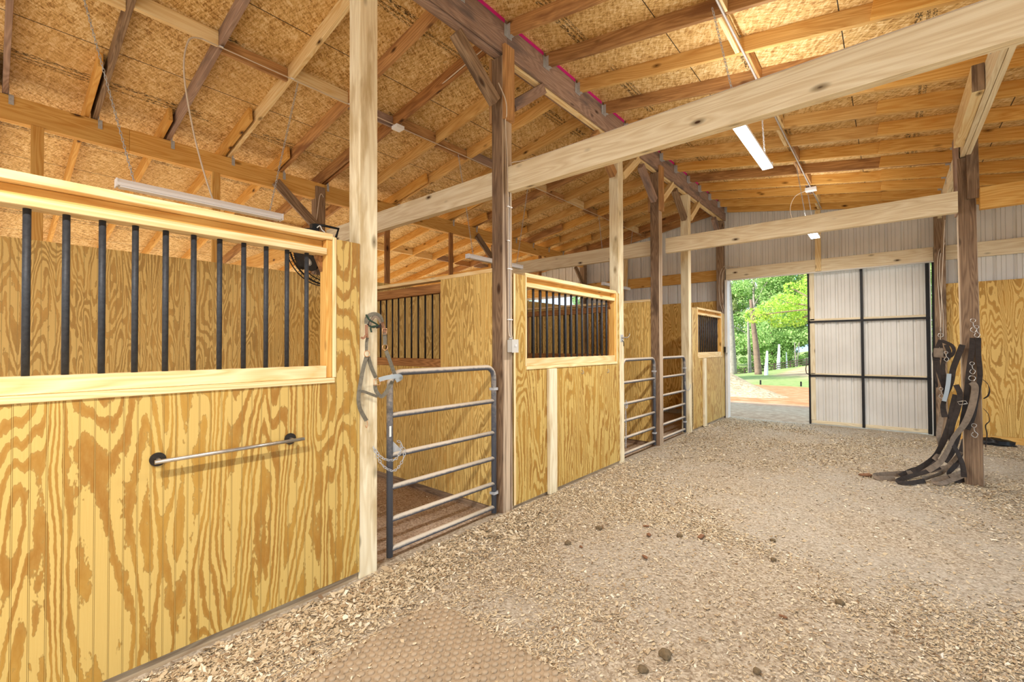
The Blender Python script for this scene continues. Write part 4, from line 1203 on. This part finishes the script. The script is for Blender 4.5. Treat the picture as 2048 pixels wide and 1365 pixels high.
# ------------------------------------------------------------------ harness and straps on the right post
def qp(u, v, y=7.24): return pt(1, y, u, v)
def strap(name, pts, w, mat, label, nrm=(0.3, -1, 0.1), tw=0.5, th=0.005):
    o = ribbon(name, [p if isinstance(p, Vector) else qp(*p) for p in pts], w, MAT[mat], None, nrm, th, tw)
    return setp(o, label, 'strap', 'harness straps on the right post')
Zc = lambda u, v: pt(2, 0.03, u, v)
strap('harness_strap', [(1945, 676), (1944, 700), (1940, 725), (1936, 760), (1932, 800), (1926, 830, 7.2), (1918, 870, 7.2), (1905, 905, 7.15), (1890, 925, 7.1)], 0.048, 'web', 'wide black strap hanging straight down the middle of the right post')
strap('harness_strap', [(1957, 676), (1957, 710), (1960, 750), (1955, 790), (1948, 830, 7.21), (1935, 860, 7.2)], 0.045, 'web', 'black strap hung down the right side of the right post')
strap('harness_strap', [(1925, 690), (1915, 715), (1906, 740), (1902, 765, 7.2), (1893, 790, 7.2), (1886, 812, 7.2), (1890, 835, 7.15)], 0.055, 'web', 'black strap slanting from the right post toward the door')
strap('harness_strap', [(1943, 765, 7.2), (1950, 775, 7.2), (1947, 800, 7.18), (1940, 825, 7.16), (1928, 850, 7.15), (1908, 875, 7.1), (1896, 900, 7.05), (1880, 925, 7.0), (1855, 942, 6.95)], 0.060, 'webtan', 'broad dusty strap curving from the post down to the floor')
strap('harness_strap', [(1912, 790, 7.22), (1906, 815, 7.2), (1899, 850, 7.15), (1886, 885, 7.1), (1872, 910, 7.05), (1850, 930, 7.0), (1825, 945, 6.95)], 0.060, 'web', 'broad dark strap sweeping down left to the heap on the floor')
strap('harness_strap', [(1888, 810, 7.22), (1882, 840, 7.2), (1877, 870, 7.1), (1880, 900, 7.1), (1868, 920, 7.0)], 0.045, 'webtan', 'dusty strap bunched at the left of the hanging harness')
strap('harness_strap', [(1912, 770, 7.2), (1920, 790, 7.19), (1915, 820, 7.18), (1905, 850, 7.15), (1902, 880, 7.1), (1915, 905, 7.1), (1925, 930, 7.1), (1928, 955, 7.1)], 0.050, 'web', 'dark strap looping behind the others and ending at the post foot')
strap('harness_strap', [(1898, 748, 7.18), (1896, 770, 7.18), (1892, 790, 7.18), (1888, 803, 7.18)], 0.040, 'blue', 'pale blue-grey strap among the black harness', tw=0.1)
strap('harness_strap', [(1966, 760, 7.30), (1975, 768, 7.30), (1979, 780, 7.30), (1976, 792, 7.30), (1967, 798, 7.30)], 0.05, 'web', 'black strap loop sticking out right of the post', nrm=(1, 0, 0.2), tw=0.1)
strap('harness_strap', [(1967, 818, 7.30), (1976, 828, 7.30), (1979, 842, 7.30), (1971, 852, 7.30), (1974, 870, 7.30), (1971, 895, 7.30)], 0.030, 'web', 'thin black strap curl low on the right of the post', nrm=(1, 0, 0.2), tw=0.1)
# heap on the floor
fl = lambda u, v, z: Vector(pt(2, z, u, v))
strap('harness_strap', [fl(1928, 930, .10), fl(1900, 935, .09), fl(1870, 940, .07), fl(1835, 945, .045), fl(1800, 948, .035), fl(1765, 950, .035), fl(1750, 952, .035), fl(1760, 957, .03), fl(1790, 958, .03)], 0.06, 'webtan', 'long strap lying farthest out to the left on the shavings', nrm=(0.25, -1, 0.45), tw=0.25)
strap('harness_strap', [fl(1925, 945, .05), fl(1895, 955, .04), fl(1868, 962, .035), fl(1880, 968, .03), fl(1905, 960, .05), fl(1925, 952, .10)], 0.05, 'webtan', 'loose strap loop on the floor against the post', nrm=(0.25, -1, 0.45), tw=0.35)
strap('harness_strap', [fl(1880, 935, .12), fl(1850, 945, .06), fl(1815, 955, .035), fl(1795, 963, .03), fl(1815, 967, .03), fl(1850, 962, .035)], 0.05, 'web', 'black strap curled at the front of the floor heap', nrm=(0.25, -1, 0.45), tw=0.4)
strap('harness_strap', [fl(1900, 915, .20), fl(1870, 925, .13), fl(1850, 935, .08), fl(1825, 940, .06), fl(1800, 952, .03)], 0.045, 'web', 'dark strap draped over the back of the floor heap', nrm=(0.25, -1, 0.45), tw=0.4)
strap('harness_strap', [fl(1922, 905, .30), fl(1900, 930, .12), fl(1885, 945, .05), fl(1860, 955, .035), fl(1845, 958, .04)], 0.045, 'webtan', 'dusty strap sliding from the post into the floor heap', nrm=(0.4, -0.8, 0.3), tw=0.6)
strap('harness_strap', [fl(1929, 880, .42), fl(1922, 905, .28), fl(1912, 930, .13), fl(1895, 950, .04), fl(1910, 962, .03), fl(1930, 960, .03)], 0.05, 'web', 'wide black strap folded at the very foot of the post', nrm=(0.4, -0.8, 0.3), tw=0.5)
# metal clips
def snap_clip(name, u, v, y, label, s=1.0):
    t = empty(name, qp(u, v, y), label, 'clip', 'metal clips on the harness')
    c = qp(u, v, y)
    tube('swivel_ring', ring_pts(c + Vector((0, -.005, .03 * s)), 0.013 * s, (1, 0, 0), (0, 0, 1), 12), 0.0035, MAT['chrome'], t, 6, cyclic=True)
    tube('hook_body', smooth_pts([c + Vector((0, -.005, .016 * s)), c + Vector((0.004, -.005, -.01 * s)), c + Vector((0.018 * s, -.005, -.03 * s)), c + Vector((0.006 * s, -.005, -.055 * s)), c + Vector((-0.014 * s, -.005, -.038 * s)), c + Vector((-0.004 * s, -.005, -.018 * s))], 4), 0.0042, MAT['chrome'], t, 6)
    return t
snap_clip('snap_clip', 1946, 650, 7.20, 'big snap clip at the top of the straps on the right post', 1.6)
snap_clip('snap_clip', 1953, 662, 7.20, 'second big snap clip just under the top one on the post', 1.4)
snap_clip('snap_clip', 1944, 735, 7.19, 'snap clip hanging at mid height on the front of the post', 1.4)
snap_clip('snap_clip', 1948, 860, 7.21, 'silver snap hook dangling low on the front of the post', 1.6)
snap_clip('snap_clip', 1882, 785, 7.2, 'snap clip hanging left of the post near the door edge', 1.3)
snap_clip('snap_clip', 1892, 712, 7.2, 'snap clip beside the black muzzle left of the post', 1.2)
c = qp(1925, 806, 7.17); q = [c + Vector((a * 0.04, 0, b * 0.025)) for a, b in ((-1, 0.3), (0.6, 1), (1, -0.3), (-0.6, -1))]
o = tube('strap_buckle', q, 0.005, MAT['chrome'], None, 6, cyclic=True); setp(o, 'square steel buckle on the left edge of the right post', 'buckle')
o = tube('strap_buckle', ring_pts(qp(1944, 757, 7.18), 0.028, (1, 0, 0), (0, 0, 1), 14), 0.004, MAT['chrome'], None, 6, cyclic=True); setp(o, 'steel D-ring under the mid-height clip on the post', 'ring')
# bridle and blinkers hanging on the wall post behind
t = empty('bridle', qp(1880, 700, 7.6), 'black bridle with a pale blinker patch, hung between the sliding door and the right post', 'bridle')
Y2 = 7.22
tube('hang_cord', [qp(1881, 655, Y2), qp(1881, 668, Y2)], 0.004, MAT['chrome'], t, 6)
tube('hanging_ring', ring_pts(qp(1881, 671, Y2), 0.022, (1, 0, 0), (0, 0, 1), 14), 0.004, MAT['chrome'], t, 6, cyclic=True)
for pts, w_ in (([(1881, 680), (1874, 695), (1868, 708), (1870, 718), (1880, 717)], .035), ([(1883, 682), (1893, 686), (1904, 692), (1908, 702), (1903, 712), (1893, 712)], .035), ([(1880, 682), (1884, 700), (1888, 714)], .03),
                ([(1873, 716), (1876, 735), (1882, 755), (1888, 775), (1892, 790)], .05), ([(1888, 716), (1886, 740), (1892, 765), (1900, 780)], .04), ([(1870, 716), (1870, 745), (1874, 770), (1872, 775)], .02), ([(1892, 690), (1898, 704), (1896, 718), (1885, 720)], .04)):
    ribbon('strap', [qp(u, v, Y2) for u, v in pts], w_, MAT['web'], t, (0.2, -1, 0), 0.005, 0.4)
bm = bmesh.new(); c = qp(1877, 706, Y2 - 0.02); box_bm(bm, c, (0.085, 0.014, 0.11)); bmesh.ops.bevel(bm, geom=bm.edges[:], offset=0.006, segments=2, affect='EDGES')
o = link('blinker_patch', mesh_from_bm(bm), MAT['webtan'], t); o['label'] = 'pale square blinker patch'
# the cord the bridle hangs on reaches the girder end above
cable('hanging_cord', [qp(1881, 672, Y2), qp(1882, 640, Y2), qp(1884, 560, Y2), qp(1890, 440, 7.19)], 'thin cord holding up the bridle from the far cross beam', r=0.0025, k=3)
# dark bundle at the wall
bm = bmesh.new()
bmesh.ops.create_uvsphere(bm, u_segments=24, v_segments=14, radius=1.0)
for v in bm.verts:
    p = v.co; n_ = 1 + 0.12 * math.sin(p.x * 9 + p.y * 5) + 0.1 * math.sin(p.z * 11 + p.x * 4)
    v.co = Vector((p.x * 0.20 * n_, p.y * 0.13 * n_, max(-0.02, p.z * 0.085 * n_)))
o = link('fabric_bundle', mesh_from_bm(bm), MAT['plasticblack'], None, Matrix.Translation((4.08, 10.45, 0.03)), smooth=True)
setp(o, 'black rumpled bundle on the floor by the plywood, behind the right post', 'bundle')

# droppings and clods on the bedding
def clod_mesh(seed, r):
    q = random.Random(seed); bm = bmesh.new(); bmesh.ops.create_icosphere(bm, subdivisions=3, radius=1.0)
    a, b, c = [q.uniform(0, 6) for _ in range(3)]
    for v in bm.verts:
        p = v.co; k = 1 + 0.10 * math.sin(p.x * 5 + a) + 0.09 * math.sin(p.y * 6 + b) + 0.05 * math.sin(p.z * 13 + c + p.x * 7)
        v.co = Vector((p.x * r * k * 1.15, p.y * r * k, p.z * r * k * 0.75))
    return mesh_from_bm(bm)
MAT['clod'] = plain('dark_olive_dropping', srgb(122, 104, 78), 0.9, 0, 0.5, 60)
MAT['bark'] = plain('red_brown_bark', srgb(138, 98, 70), 0.9, 0, 0.5, 40)
for i, (u, v, r_, m, lab) in enumerate(((1198, 1060, .024, 'clod', 'round olive dropping alone on the bedding in front of the middle stall front'), (1136, 1090, .024, 'clod', 'round dropping among thick shavings, left of the lone one'),
        (1162, 1097, .014, 'bark', 'small brown clod just right of the dropping among thick shavings'), (1292, 1056, .020, 'bark', 'reddish bark lump in mid aisle'), (1298, 1074, .024, 'bark', 'flat dark bark lump just below the reddish one'),
        (1359, 1076, .022, 'clod', 'oval olive dropping right of the bark lumps'), (1402, 1078, .030, 'bark', 'dark jagged bark piece in the middle of the aisle'), (1546, 1084, .020, 'clod', 'dark round dropping in the right middle of the floor'),
        (1547, 1123, .019, 'clod', 'dark dropping straight below the one in the right middle'), (1330, 1318, .030, 'clod', 'big crumbly dropping at the bottom of the view'), (1285, 1347, .022, 'clod', 'small round dropping by the mat edge at the bottom'),
        (1680, 1210, .024, 'clod', 'shaggy brown clod in the thick shavings at the right'), (1567, 1238, .016, 'bark', 'flat brown chip left of the shaggy clod'), (1514, 1350, .018, 'clod', 'grey-brown dropping at the lower edge, right of the mat'),
        (1290, 1119, .022, 'bark', 'curved reddish bark strip below the bark lumps'), (1732, 955, .05, 'bark', 'dark brown clod left of the strap heap'))):
    p = pt(2, 0.0, u, v); z = fz(p.x, p.y)
    o = link('bark_piece' if m == 'bark' else 'dropping', clod_mesh(i, r_), MAT[m], None, Matrix.Translation((p.x, p.y, z + r_ * 0.5)) @ Matrix.Rotation(i * 1.3, 4, 'Z') @ (Matrix.Diagonal((1.3, 0.7, 0.5, 1)) if m == 'bark' else Matrix.Identity(4)), smooth=True)
    setp(o, lab, 'bark' if m == 'bark' else 'dropping', 'clods on the bedding')

# ------------------------------------------------------------------ outdoors
def gz(x, y):
    x = np.asarray(x, float); y = np.asarray(y, float)
    d = np.maximum(y - 12, 0)
    z = -0.058 * d + 0.05 * fbm(x, y, 0.6, 21)
    z = np.where(y < 12, -0.06 + 0.0 * x, z)
    # the field lifts again towards the right of the doorway, and behind the fence
    z += np.clip((y - 48) / 45, 0, 1) * np.clip((x + 23) / 14, 0, 1.5) * 2.7
    z += np.maximum(y - 112, 0) * 0.12
    return np.where((x > -8.9) & (x < 7.7) & (y < 10.9), -0.30, z)
def ground_mat():
    n = NT('yard_ground', 0.95, 0.05)
    p = n.geo(); x, y, z = n.sep(p)
    yy = n.M('ADD', y, n.M('MULTIPLY', n.M('SUBTRACT', n.noise(p, 0.35, 4, 0.6), 0.5), 6.0))
    f = n.noise(p, 6, 5, 0.7)
    tan = n.ramp(f, [(0.25, srgb(146, 122, 100)), (0.7, srgb(198, 178, 154))])
    clay = n.ramp(n.noise(p, 2.0, 5, 0.7), [(0.25, srgb(160, 92, 60)), (0.5, srgb(190, 124, 88)), (0.75, srgb(208, 166, 134))])
    grass = n.ramp(n.noise(p, 1.5, 5, 0.7), [(0.3, srgb(112, 128, 76)), (0.7, srgb(152, 166, 108))])
    hill = n.ramp(n.noise(p, 0.8, 5, 0.7), [(0.3, srgb(150, 124, 96)), (0.7, srgb(196, 170, 140))])
    wood = n.ramp(n.noise(p, 0.8, 4, 0.7), [(0.3, srgb(70, 84, 40)), (0.7, srgb(120, 120, 76))])
    c = n.mix(n.step(yy, 14.2, 16.5), tan, clay)
    c = n.mix(n.step(yy, 42.0, 46.0), c, grass)
    c = n.mix(n.step(n.M('ADD', yy, n.M('MULTIPLY', x, 0.9)), 50.0, 58.0), c, hill)
    c = n.mix(n.step(yy, 104.0, 110.0), c, wood)
    c = n.mix(n.step(x, -7.0, -9.0), c, n.mix(n.step(yy, 40, 60), tan, grass))
    n.bump(f, 0.5, 0.05)
    return n.col(c)
o = link('ground', grid(-90, 60, -30, 190, 151, 221, gz), ground_mat(), smooth=True)
setp(o, kind='structure')
# mound of old shavings outside the door
def mound(X, Y):
    cx, cy = -3.35, 22.5
    h = 1.12 * np.exp(-((X - cx) / 1.25) ** 2 - ((Y - cy) / 2.2) ** 2) + 0.34 * np.exp(-((X - cx - 1.7) / 1.1) ** 2 - ((Y - cy + 1.2) / 1.8) ** 2)
    h += 0.08 * fbm(X, Y, 4.5, 31) * np.clip(h * 4, 0, 1)
    return gz(X, Y) + h - 0.10
n = NT('weathered_shavings', 0.95, 0.05)
f_ = n.noise(n.geo(), 9, 6, 0.75)
m_ = n.col(n.ramp(f_, [(0.28, srgb(120, 96, 68)), (0.5, srgb(186, 166, 134)), (0.75, srgb(224, 212, 188))])); n.bump(f_, 0.8, 0.06)
o = link('shavings_mound', grid(-7.5, 2.2, 17, 28, 100, 100, mound), m_, smooth=True)
setp(o, 'pale mound of old shavings in the yard outside the open doorway', 'mound')

# fence: one thing, posts and rails as parts
A = Vector((-42.0, 88.0, 0)); 
ft = empty('paddock_fence', (-20, 90, -5), 'dark three-rail paddock fence across the field, in front of the woods', 'fence')
MAT['fence'] = plain('dark_brown_fence_board', srgb(62, 50, 44), 0.8)
prev = None
for i in range(19):
    x = -32 + i * 2.6; y = 96.0 - 0.25 * max(0, x + 12) ** 1.1 if x > -12 else 96.0 + (-12 - x) * 0.05
    z = float(gz(x, y))
    bm = bmesh.new(); boxw(bm, x - 0.08, x + 0.08, y - 0.08, y + 0.08, z - 0.2, z + 1.45); link('fence_post', mesh_from_bm(bm), MAT['fence'], ft)
    if prev:
        for h in (0.45, 0.85, 1.28):
            board('fence_rail', (prev[0], prev[1], prev[2] + h), (x, y, z + h), 0.05, 0.14, MAT['fence'], ft, bev=0)
    prev = (x, y, z)

# trees
def leaf_mat(name, c1, c2):
    n = NT(name, 0.6, 0.2)
    r = n.node('ShaderNodeAttribute', attribute_name='tone').outputs['Fac']
    c = n.ramp(r, [(0.0, c1), (1.0, c2)])
    n.put(n.b.inputs['Base Color'], c)
    tr = n.node('ShaderNodeBsdfTranslucent'); n.put(tr.inputs['Color'], c)
    ms = n.node('ShaderNodeMixShader'); ms.inputs[0].default_value = 0.45
    n.t.links.new(n.b.outputs[0], ms.inputs[1]); n.t.links.new(tr.outputs[0], ms.inputs[2]); n.t.links.new(ms.outputs[0], n.out.inputs['Surface'])
    return n.m
LEAF = [leaf_mat('spring_green_leaf', srgb(138, 178, 100), srgb(196, 222, 150)), leaf_mat('bright_maple_leaf', srgb(150, 196, 66), srgb(208, 232, 116)), leaf_mat('grey_green_leaf', srgb(134, 164, 116), srgb(186, 206, 160)), leaf_mat('tan_green_leaf', srgb(170, 182, 118), srgb(216, 214, 164))]
BARK = [plain('grey_bark', srgb(150, 142, 132), 0.9, 0, 0.5, 3), plain('brown_bark', srgb(128, 108, 92), 0.9, 0, 0.5, 3), plain('bleached_dead_wood', srgb(226, 226, 228), 0.8, 0, 0.25, 2)]
def leaf_cloud(clumps, n, size, seed):
    r = np.random.default_rng(seed)
    C = np.array(clumps, float)
    vol = (C[:, 3] ** 2); pick = r.choice(len(C), n, p=vol / vol.sum())
    d = r.normal(0, 1, (n, 3)); d /= np.linalg.norm(d, axis=1)[:, None]
    rad = r.uniform(0.35, 1.0, n) ** 0.5
    P = C[pick, :3] + d * (C[pick, 3] * rad)[:, None] * np.array([1, 1, 0.75])
    s = size * r.uniform(0.5, 1.3, n)
    a = r.normal(0, 1, (n, 3)); a /= np.linalg.norm(a, axis=1)[:, None]
    b = np.cross(a, r.normal(0, 1, (n, 3))); b /= np.linalg.norm(b, axis=1)[:, None]
    V = np.stack([P - a * s[:, None] * .5, P + b * s[:, None] * .35, P + a * s[:, None] * .5, P - b * s[:, None] * .35], 1).reshape(-1, 3)
    F = np.arange(4 * n)
    me = bpy.data.meshes.new('leaves')
    me.vertices.add(len(V)); me.vertices.foreach_set('co', V.ravel())
    me.loops.add(4 * n); me.loops.foreach_set('vertex_index', F)
    me.polygons.add(n); me.polygons.foreach_set('loop_start', np.arange(0, 4 * n, 4)); me.polygons.foreach_set('loop_total', np.full(n, 4))
    me.update(calc_edges=True)
    at = me.attributes.new('tone', 'FLOAT', 'POINT'); at.data.foreach_set('value', np.repeat(r.uniform(0, 1, n), 4))
    return me
def tree_proto(h, seed, n=9000, leaf=0, low=0.15, spread=0.26, size=0.42, bark=0):
    q = random.Random(seed)
    clumps = []
    for i in range(26):
        z = h * (low + (1 - low) * q.random() ** 0.85)
        rr_ = h * spread * math.sin(PI * min(1, max(0.12, (z / h - low + 0.08) / (1.05 - low)))) ** 0.6
        a = q.uniform(0, 2 * PI); d = rr_ * q.uniform(0.1, 1.0)
        clumps.append((d * math.cos(a), d * math.sin(a), z, h * q.uniform(0.06, 0.12)))
    lv = leaf_cloud(clumps, n, size, seed)
    lv.materials.append(LEAF[leaf])
    parts = [tube_mesh(smooth_pts([(0, 0, -1), (0.1, 0, h * 0.3), (q.uniform(-.5, .5), q.uniform(-.5, .5), h * 0.6), (q.uniform(-1, 1), 0, h * 0.9)], 3), 0, 8, radii=[h * 0.013 * (1 - 0.085 * i) for i in range(10)])]
    for c in clumps[::3]:
        parts.append(tube_mesh([(0, 0, c[2] * 0.7), (c[0] * 0.5, c[1] * 0.5, c[2] * 0.88), (c[0], c[1], c[2])], 0, 5, radii=[h * 0.004, h * 0.003, h * 0.001]))
    tm = mesh_from(*multi(parts)); tm.materials.append(BARK[bark])
    return lv, tm
PROTO = [tree_proto(30, 1, 15000, 0), tree_proto(26, 2, 13000, 2, low=0.10), tree_proto(24, 3, 13000, 3, low=0.12), tree_proto(7, 4, 5000, 0, low=0.02, spread=0.4, size=0.3), tree_proto(28, 5, 14000, 0, low=0.05, bark=1)]
KIND = ['tall mid-green tree', 'grey-green bushy tree', 'pale tan-green tree', 'low green thicket', 'tall leafy tree branching low']
rt = random.Random(9)
def put_tree(k, x, y, s, label, group='woods beyond the paddock fence'):
    lv, tm = PROTO[k]
    z = float(gz(x, y))
    t = bpy.data.objects.new('thicket' if k == 3 else 'tree', None); COL.objects.link(t)
    t.location = (x, y, z); t.scale = (s, s, s); t.rotation_euler = (0, 0, rt.uniform(0, 6.28))
    setp(t, label, 'tree', group)
    for nm, me in (('foliage', lv), ('trunk', tm)):
        o = bpy.data.objects.new(nm, me); COL.objects.link(o); o.parent = t
        if nm == 'foliage': o['kind'] = 'stuff'
ti = 0
rows = [(108, 5.0, -30, 8), (120, 6.0, -34, 10), (136, 7.5, -40, 12)]
for ri, (yy_, dx, xa, xb) in enumerate(rows):
    x = xa; c_ = 0
    while x < xb:
        k = rt.choice([0, 1, 2, 4])
        put_tree(k, x + rt.uniform(-1.5, 1.5), yy_ + rt.uniform(-3, 3), rt.uniform(0.85, 1.12),
                 '%s, %s row of woods beyond the fence, %s from left' % (KIND[k], ['front', 'middle', 'rear'][ri], ordw(c_)))
        x += dx; c_ += 1
for i, x in enumerate((-29, -24, -19.5, -15, -11, -6, -1, 4)):
    put_tree(3, x, 105 + rt.uniform(-1, 2), rt.uniform(0.8, 1.3), 'low green thicket at the foot of the woods, %s from the left' % ordw(i), 'thickets behind the fence')
# bright maple bough reaching in from nearer by
clumps = []
for (u, v, d, r_) in ((1510, 632, 36, 1.0), (1540, 622, 36, 1.3), (1570, 605, 36, 1.3), (1600, 615, 36, 1.4), (1590, 640, 36, 1.0), (1556, 645, 36, .8), (1625, 600, 37, 1.6), (1635, 570, 37, 1.8), (1580, 575, 37, .7)):
    dd = (u - 1024) / 889.7 * RT - (v - 682.5) / 889.7 * UP + FW
    p = CAM + dd * d; clumps.append((p.x, p.y, p.z, r_ * 0.85))
base = Vector((3.0, 41.0, float(gz(3.0, 41.0))))
t = empty('maple_tree', base, 'bright yellow-green maple bough reaching across the doorway view', 'tree')
lm = leaf_cloud([(a - base.x, b - base.y, c - base.z, r_) for a, b, c, r_ in clumps], 5200, 0.17, 8); lm.materials.append(LEAF[1])
o = link('foliage', lm, None, t, Matrix.Translation(base)); o['kind'] = 'stuff'
parts = [tube_mesh(smooth_pts([(0, 0, -0.5), (0.1, 0, 3), (0, 0, 7), (-0.4, 0, 11)], 4), 0, 10, radii=[0.32 - 0.018 * i for i in range(13)])]
for a, b, c, r_ in clumps[::2]:
    parts.append(tube_mesh(smooth_pts([(0, 0, 5.0), ((a - base.x) * 0.5, (b - base.y) * 0.5, 6.0), (a - base.x, b - base.y, c - base.z)], 4), 0.05, 6))
link('trunk', mesh_from(*multi(parts)), BARK[1], t, Matrix.Translation(base))

def gp(u, v, d):  # point along a sight line at a given depth, dropped on the ground below
    dd = (u - 1024) / 889.7 * RT - (v - 682.5) / 889.7 * UP + FW
    p = CAM + dd * d
    return Vector((p.x, p.y, float(gz(p.x, p.y))))
def snag(u0, u1, vtop, d, r_, lab, bark=2, jag=True, nm='dead_tree'):
    b = gp((u0 + u1) / 2, 750, d)
    h = CAM.z + (693 - vtop) / 889.7 * d - b.z
    lean = (u1 - u0) / 889.7 * d * RT
    pts = [b - Vector((0, 0, .3)) - lean * 0.5, b + Vector((0, 0, h * 0.35)) - lean * 0.2, b + Vector((0, 0, h * 0.7)) + lean * 0.2, b + Vector((0, 0, h)) + lean * 0.5]
    P = smooth_pts(pts, 4); n_ = len(P)
    o = tube(nm, P, r_, BARK[bark], None, 10, radii=[r_ * (1.25 - 0.8 * (i / n_)) for i in range(n_)])
    return setp(o, lab, 'dead tree' if nm == 'dead_tree' else 'tree', None)
snag(1532, 1535, 703, 55, 0.20, 'white barkless dead trunk standing in the middle of the doorway view')
snag(1557, 1559, 690, 84, 0.30, 'white dead trunk behind the paddock fence, right of the nearer one')
snag(1574, 1573, 706, 84, 0.14, 'short thin white stub behind the fence')
snag(1592, 1590, 686, 84, 0.12, 'thin pale sapling trunk at the right of the doorway view', 0)
snag(1594, 1599, 686, 84, 0.11, 'thinner leaning pale sapling trunk beside the other at the right', 0)
snag(1517, 1503, 600, 58, 0.36, 'leaning grey-brown trunk at the yard edge, left of the white dead trunk', 1, nm='leaning_tree')
snag(1466, 1459, 560, 85, 0.62, 'big grey trunk at the far left of the doorway view', 0, nm='leaning_tree')
snag(1500, 1497, 640, 86, 0.3, 'slim grey trunk behind the fence, left of the leaning one', 0, nm='slim_tree')
for u, d, lab in ((1521, 41, 'short black stake in the grass near the leaning trunk'), (1602, 39, 'short black stake in the grass at the right of the doorway view')):
    b = gp(u, 760, d); bm = bmesh.new(); boxw(bm, b.x - .06, b.x + .06, b.y - .06, b.y + .06, b.z - .1, b.z + .42)
    setp(link('ground_stake', mesh_from_bm(bm), MAT['plasticblack']), lab, 'stake', 'black stakes in the grass')
# woods seen through the lean-to doorway on the left
for i, (x, y) in enumerate(((-30, 38), (-22, 46), (-40, 50), (-34, 60))):
    put_tree([4, 1, 0, 4][i], x, y, 0.62, 'tree beyond the lean-to doorway, %s from the right' % ordw([1, 0, 3, 2][i]), 'trees beyond the lean-to')
